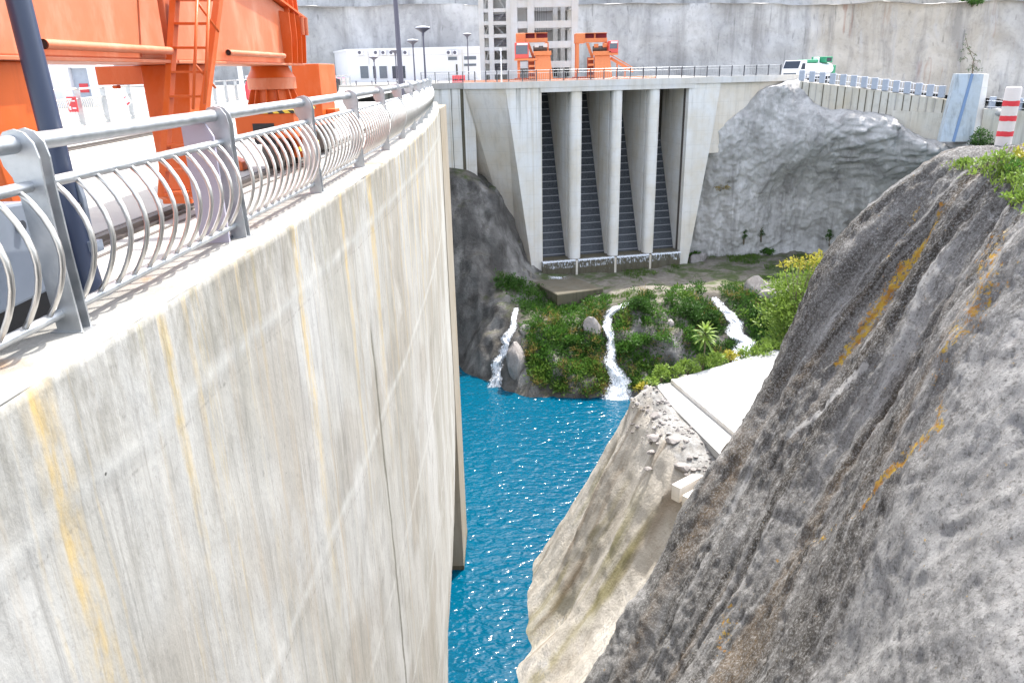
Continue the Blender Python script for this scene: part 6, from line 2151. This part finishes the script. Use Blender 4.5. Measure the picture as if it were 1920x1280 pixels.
und = [[], [], []]
for (u, v) in scatter_px(1450, veg_ok, 520, 740, 985, 1480):
    p = terr_hit(u, v)
    kind = int(np.clip(1.2 + 1.5 * float(fbm(u * 0.018, v * 0.02, 3.0, 2, 12)) + pr.normal() * 0.45, 0, 2))
    und[kind].append((p, pr.uniform(0.3, 0.75)))
for k, (m_, lf) in enumerate((('leaf_dark', 0.26), ('leaf_mid', 0.28), ('leaf_fresh', 0.36))):
    cs = [tuple(p + Vector((0, -0.1, 0.1))) for p, r in und[k]]; rs = [r for p, r in und[k]]
    V, F = foliage(cs, rs, 150, lf, pr)
    o = soup_obj('undergrowth', V, F, M[m_])
    tag(o, ['dark green undergrowth covering the wet rock front under the intake', 'mid green undergrowth covering the wet rock front under the intake', 'broad-leaved green undergrowth covering the wet rock front under the intake'][k], 'undergrowth', None, 'stuff')
Ps = []
for (u, v) in scatter_px(420, veg_ok, 520, 740, 985, 1480):
    if fbm(u * 0.03, v * 0.03, 7.0, 2, 5) > 0.0: Ps.append(tuple(terr_hit(u, v) + Vector((0, -0.25, 0.1))))
Ps = np.array(Ps); Ps = np.repeat(Ps, 26, 0) + pr.normal(size=(len(Ps) * 26, 3)) * np.array([0.2, 0.2, 0.12])
D = pr.normal(size=Ps.shape) * 0.7 + np.array([0, -0.5, 0.7])
V, F = leaf_soup(Ps, D, pr.uniform(0.3, 0.8, len(Ps)), 0.05, pr, 0.4)
tag(soup_obj('undergrowth', V, F, M['leaf_dry']), 'tufts of dry grass mixed into the green growth on the wet rock front', 'undergrowth', None, 'stuff')
# the ledge by the left flank and grass of the shelf
cs = []; rs = []
for (u, v) in scatter_px(260, lambda u, v: np.interp(u, [930, 960, 1000, 1060, 1130], [505, 520, 535, 560, 560]) < v < np.interp(u, [930, 960, 1000, 1060, 1130], [530, 565, 590, 600, 590]), 500, 605, 930, 1130):
    p = terr_hit(u, v); cs.append(tuple(p + Vector((0, -.05, .12)))); rs.append(pr.uniform(0.3, 0.6))
V, F = foliage(cs, rs, 120, 0.3, pr, 0.3); tag(soup_obj('undergrowth', V, F, M['leaf_mid']), 'green growth on the ledge around the wet apron block', 'undergrowth', None, 'stuff')
Ps = []
for (u, v) in scatter_px(2600, lambda u, v: fbm(u * 0.02, v * 0.05, 1.0, 3, 19) > 0.12, 478, 560, 1130, 1600):
    p = terr_hit(u, v); Ps.append(tuple(p))
Ps = np.array(Ps); Ps = np.repeat(Ps, 7, 0) + pr.normal(size=(len(Ps) * 7, 3)) * np.array([0.22, 0.22, 0.02])
D = pr.normal(size=Ps.shape) * 0.45 + np.array([0, 0, 1])
V, F = leaf_soup(Ps, D, pr.uniform(0.15, 0.4, len(Ps)), 0.05, pr)
tag(soup_obj('grass', V, F, M['grass']), 'thin green grass over the earth shelf right of the intake', 'grass', None, 'stuff')


def shrub(c, h, wd, leaf, m, label, cat='shrub', name='shrub', per=110, n=26, seed=0, group='shrubs below the intake', ratio=0.45, stems=5):
    rnd = np.random.default_rng(500 + seed)
    t = thing(name, tuple(c), label, cat, group)
    cs = []; rs = []
    for k in range(n):
        th = rnd.uniform(0, 2 * PI); rr = wd / 2 * rnd.random() ** 0.6; zz = h * (0.25 + 0.7 * rnd.random()) * (1 - 0.45 * (rr / (wd / 2)) ** 2)
        cs.append((rr * math.cos(th), rr * math.sin(th), zz)); rs.append(rnd.uniform(0.13, 0.26) * min(h, wd))
    V, F = foliage(cs, rs, per / max(0.05, (0.2 * min(h, wd)) ** 2) * 0.35, leaf, rnd, ratio)
    soup_obj('foliage', V, F, M[m], t)
    b = MB()
    for k in range(stems):
        e = Vector(cs[k]); b.tube([(0, 0, -0.15), (e.x * 0.4, e.y * 0.4, e.z * 0.5), e], [0.035 * h, 0.025 * h, 0.01 * h], 5)
    b.build('stem', M['bark'], t, local=True, smooth=True)
    return t


for i, (u, v, h, wd, m_, lab) in enumerate([
        (1200, 650, 1.9, 2.4, 'leaf_mid', 'large rounded leafy shrub right of the middle waterfall'), (1245, 640, 1.7, 2.0, 'leaf_mid', 'leafy shrub in the centre of the green slope'),
        (1290, 590, 2.2, 2.4, 'leaf_dark', 'dark green bush high on the slope left of the right waterfall'), (1290, 635, 1.6, 1.6, 'leaf_mid', 'feathery green shrub just left of the tall rosette plant'),
        (1170, 655, 1.2, 1.3, 'leaf_mid', 'small fresh green shrub at the right rim of the middle waterfall'), (1200, 575, 1.3, 1.8, 'leaf_dark', 'dark bush at the top of the green slope right of the middle waterfall'),
        (1075, 640, 1.2, 1.6, 'leaf_mid', 'green shrub left of the brown cracked boulder'), (1330, 600, 1.6, 1.5, 'leaf_dark', 'dark shrub at the left rim of the right waterfall'),
        (1420, 600, 1.6, 1.8, 'leaf_dark', 'dark bush right of the right waterfall'), (1305, 478, 1.0, 1.2, 'leaf_mid', 'green bush in the corner at the foot of the right intake wall'),
        (1440, 470, 0.9, 1.3, 'leaf_mid', 'low green bush at the foot of the grey rock wall'), (1580, 462, 1.0, 3.0, 'leaf_mid', 'wide low bush at the right foot of the grey rock wall'), (955, 530, 1.1, 3.0, 'leaf_dark', 'dark green bush in the shade of the left intake flank')]):
    p = terr_hit(u, v + 8)
    shrub(p, h, wd, 0.26, m_, lab, seed=i)

# young plants along the platform edge (bright, sunlit)
def mid_z(x, y):
    i = int(np.clip((x - xs3[0]) / (xs3[1] - xs3[0]), 0, 329)); j = int(np.clip((y - ys3[0]) / (ys3[1] - ys3[0]), 0, 329)); return float(MIDR[i, j, 2])


edge_list = [(1203, 722, 0.5, 0.6, 'leaf_yellow', 'yellowing weed at the left tip of the platform edge'), (1222, 712, 0.6, 0.7, 'leaf_bright', 'bright weed second from the left tip of the platform edge'),
             (1240, 702, 0.9, 0.9, 'leaf_bright', 'broad-leaved bright plant on the platform edge left of the slab corner'), (1266, 698, 0.7, 0.9, 'leaf_bright', 'bright plant right at the platform slab corner'),
             (1290, 690, 0.9, 1.1, 'leaf_bright', 'bright bush on the platform edge below the rosette plant to its left'), (1316, 682, 0.8, 1.0, 'leaf_bright', 'bright low plant at the foot of the rosette plant'),
             (1343, 676, 0.8, 1.1, 'leaf_bright', 'bright low plant just right of the rosette plant'), (1370, 668, 0.7, 1.1, 'leaf_yellow', 'yellow-green plants under the right waterfall'),
             (1396, 664, 0.7, 1.1, 'leaf_bright', 'bright plants directly in front of the right waterfall foot'), (1424, 658, 1.0, 1.3, 'leaf_bright', 'bright green bush right of the right waterfall foot'),
             (1448, 650, 1.0, 1.2, 'leaf_bright', 'bright bush at the far corner of the platform by the big bush')]
for i, (u, v, h, wd, m_, lab) in enumerate(edge_list):
    p = atz(u, v + 10, -15.2)
    shrub(p, h, wd, 0.2, m_, lab, seed=40 + i, group='plants along the platform edge', n=16)
# big bright bush and the yellow-leaved small tree behind the near slope
p = atz(1492, 648, -15.2); shrub(p + Vector((1.4, 1.2, -0.6)), 5.6, 5.4, 0.24, 'leaf_bright', 'big bright green bush growing beside the near rock slope', seed=61, n=110, group=None, stems=5, per=420)
p = atz(1530, 560, -15.2)
t = thing('yellow_tree', (17.6, 44.0, -16.0), 'small tree with flat tiers of yellow-green leaves above the bright bush', 'tree')
rnd = np.random.default_rng(77); cs = []; rs = []
for (u, v) in [(1470, 497), (1485, 490), (1500, 493), (1512, 486), (1528, 490), (1535, 480), (1545, 497), (1520, 500), (1497, 500), (1560, 495), (1575, 505), (1590, 500), (1540, 512)]:
    q = aty(u, v, 44.0 + rnd.uniform(-.8, .8)) - t.location; cs.append(tuple(q)); rs.append(rnd.uniform(0.25, 0.42))
V, F = foliage(cs, rs, 420, 0.2, rnd, 0.5); soup_obj('crown', V, F, M['leaf_yellow'], t)
b = MB(); 
for c in cs: b.tube([(0, 0, -0.5), (0.1, 0, 2.2), (c[0] * 0.5, c[1] * 0.5, c[2] * 0.75), c], [0.05, 0.035, 0.02, 0.008], 5)
b.build('trunk', M['bark'], t, local=True, smooth=True)

# rosette plant (tall stem, long drooping leaves)
p = atz(1318, 690, -15.2)
t = thing('rosette_plant', tuple(p), 'tall single-stemmed plant with a rosette of long bright leaves at the platform edge', 'plant')
hp = aty(1318, 622, p.y).z - p.z
b = MB(); b.tube([(0, 0, -0.2), (0.02, 0, hp * 0.5), (0, 0, hp)], [0.05, 0.04, 0.03], 7); b.build('stem', M['bark'], t, local=True, smooth=True)
rnd = np.random.default_rng(9)
b = MB()
for k in range(46):
    th = k * 2.399; el = 1.25 - 1.7 * (k / 46); L = rnd.uniform(0.62, 0.95); zb_ = hp + 0.12 - 0.55 * (k / 46)
    d0 = Vector((math.cos(th) * math.cos(el), math.sin(th) * math.cos(el), math.sin(el)))
    sdv = Vector((-math.sin(th), math.cos(th), 0)); pts = []
    for j in range(6):
        q = j / 5; c = Vector((0, 0, zb_)) + d0 * L * q + Vector((0, 0, -0.35 * L * q * q)); w_ = 0.085 * math.sin(PI * min(0.97, q * 0.9 + 0.08))
        pts.append((c - sdv * w_, c + Vector((0, 0, -0.02)), c + sdv * w_))
    vs = [x for tr in pts for x in tr]; fs = []
    for j in range(5):
        for i in (0, 1): fs.append((j * 3 + i, j * 3 + i + 1, j * 3 + 4 + i, j * 3 + 3 + i))
    b.add(vs, fs)
b.build('leaves', M['leaf_bright'], t, local=True, smooth=True)

# weeds and grass on top of the near slope, by the bollard
def near_hit(u, v):
    return Vector(on_rock(u, v))


rnd = np.random.default_rng(21)
Ps = []
for k in range(420):
    u = rnd.uniform(1775, 1925); v = rnd.uniform(282, 400)
    lo = np.interp(u, [1755, 1800, 1850, 1870, 1890, 1925], [305, 298, 288, 285, 285, 285]); hi = np.interp(u, [1755, 1800, 1850, 1870, 1890, 1925], [308, 315, 330, 350, 375, 392])
    if lo < v < hi: Ps.append(near_hit(u, v))
for k in range(500):
    Ps.append(Vector((rnd.uniform(9.2, 13), rnd.uniform(5, 12.5), -0.12)))
Ps = np.array(Ps); Ps = np.repeat(Ps, 5, 0) + rnd.normal(size=(len(Ps) * 5, 3)) * np.array([0.07, 0.07, 0.01])
D = rnd.normal(size=Ps.shape) * 0.6 + np.array([0, 0, 1])
V, F = leaf_soup(Ps, D, rnd.uniform(0.04, 0.13, len(Ps)), rnd.uniform(0.015, 0.04, len(Ps)), rnd)
tag(soup_obj('grass', V, F, M['leaf_bright']), 'short bright grass on top of the near rock slope around the bollard', 'grass', None, 'stuff')
for i, (u, v, h, wd, m_, lab) in enumerate([(1865, 312, 0.34, 0.30, 'leaf_bright', 'leafy weed standing tallest in front of the bollard base'), (1892, 322, 0.24, 0.36, 'leaf_mid', 'dark green broad weed right of the tallest one'),
                                            (1908, 345, 0.24, 0.4, 'leaf_bright', 'bright weed at the right edge below the bollard'), (1840, 312, 0.2, 0.32, 'leaf_bright', 'low weed left of the bollard base'), (1893, 375, 0.18, 0.28, 'leaf_bright', 'small weed lowest on the slope top'),
                                            (1800, 305, 0.10, 0.22, 'leaf_bright', 'tiny weed near the left brink of the slope top'), (1915, 300, 0.3, 0.3, 'leaf_yellow', 'yellowish weed at the right border beside the bollard base')]):
    p = near_hit(u, v)
    shrub(p, h, wd, 0.075, m_, lab, cat='weed', name='weed', seed=80 + i, group='weeds on the slope top', n=16)
p = aty(1840, 268, 70.0)
shrub(Vector((p.x, p.y, p.z - 0.6)), 1.9, 1.5, 0.2, 'leaf_dark', 'dark green bush at the foot of the blue buttress', seed=95, group=None)
# creepers and shrubs on the rock wall and ledges
for i, (u, v, h, wd, lab) in enumerate([(1395, 440, 2.4, 0.5, 'narrow dark creeper climbing the grey rock wall, first from the intake'), (1428, 435, 2.4, 0.5, 'narrow dark creeper climbing the grey rock wall, second from the intake'),
                                        (1556, 440, 2.6, 0.9, 'broad dark creeper on the grey rock wall near the near slope'), (1350, 350, 0.7, 2.2, 'dry low bush on the small ledge of the grey rock wall')]):
    d = ray(u, v); best = None
    Q = RW.reshape(-1, 3) - np.array([0, 0, CAMH]); f_ = Q @ np.array(_fw); uu = 960 + FPX * (Q @ np.array(_cx)) / f_; vv = 640 - FPX * (Q @ np.array(_cy)) / f_
    k = np.argmin((uu - u) ** 2 + (vv - v) ** 2); c = Vector(RW.reshape(-1, 3)[k])
    shrub(c + Vector((0, -0.1, -h * 0.45)), h, wd, 0.2, 'leaf_dark' if i < 3 else 'leaf_dry', lab, seed=110 + i, group='plants on the rock wall', n=22, stems=3)
# plants on the cliff bench
for i, (u, lab) in enumerate([(1825, 'dark bush on the rim of the rear cliff at the top right')]):
    q = aty(u, 4, 127.4)
    shrub(Vector((q.x, 127.6, q.z - 0.6)), 1.8, 3.4, 0.35, 'leaf_dark', lab, seed=130 + i, group=None)

# dark creeper on the rear cliff above the buttress
rnd = np.random.default_rng(33); cs = []; rs = []
for (u, v, r) in [(1806, 66, .12), (1808, 75, .2), (1804, 84, .25), (1812, 92, .3), (1801, 96, .25), (1815, 101, .3), (1826, 104, .25), (1798, 113, .3), (1806, 110, .3), (1822, 113, .3), (1833, 115, .25), (1820, 124, .45), (1824, 131, .5), (1812, 131, .35), (1834, 132, .35)]:
    p = aty(u, v, 125.0); cs.append((p.x, p.y - 0.5, p.z)); rs.append(r)
p = aty(1820, 136, 125.0)
t = thing('creeper', (p.x, p.y - 0.6, p.z), 'dark branching creeper on the rear cliff just above the blue buttress', 'creeper')
V, F = foliage([tuple(Vector(c) - t.location) for c in cs], rs, 260, 0.22, rnd, 0.4); soup_obj('foliage', V, F, M['leaf_dark'], t)
b = MB(); L_ = [Vector(c) - t.location for c in cs]
b.tube([(0, 0.1, -0.4), L_[11], L_[9], L_[3], L_[1], L_[0]], [0.1, 0.08, 0.06, 0.05, 0.04, 0.02], 5); b.tube([L_[3], L_[6]], 0.04, 5); b.tube([L_[9], L_[10]], 0.04, 5); b.tube([L_[8], L_[7]], 0.04, 5)
b.build('stem', M['bark'], t, local=True)
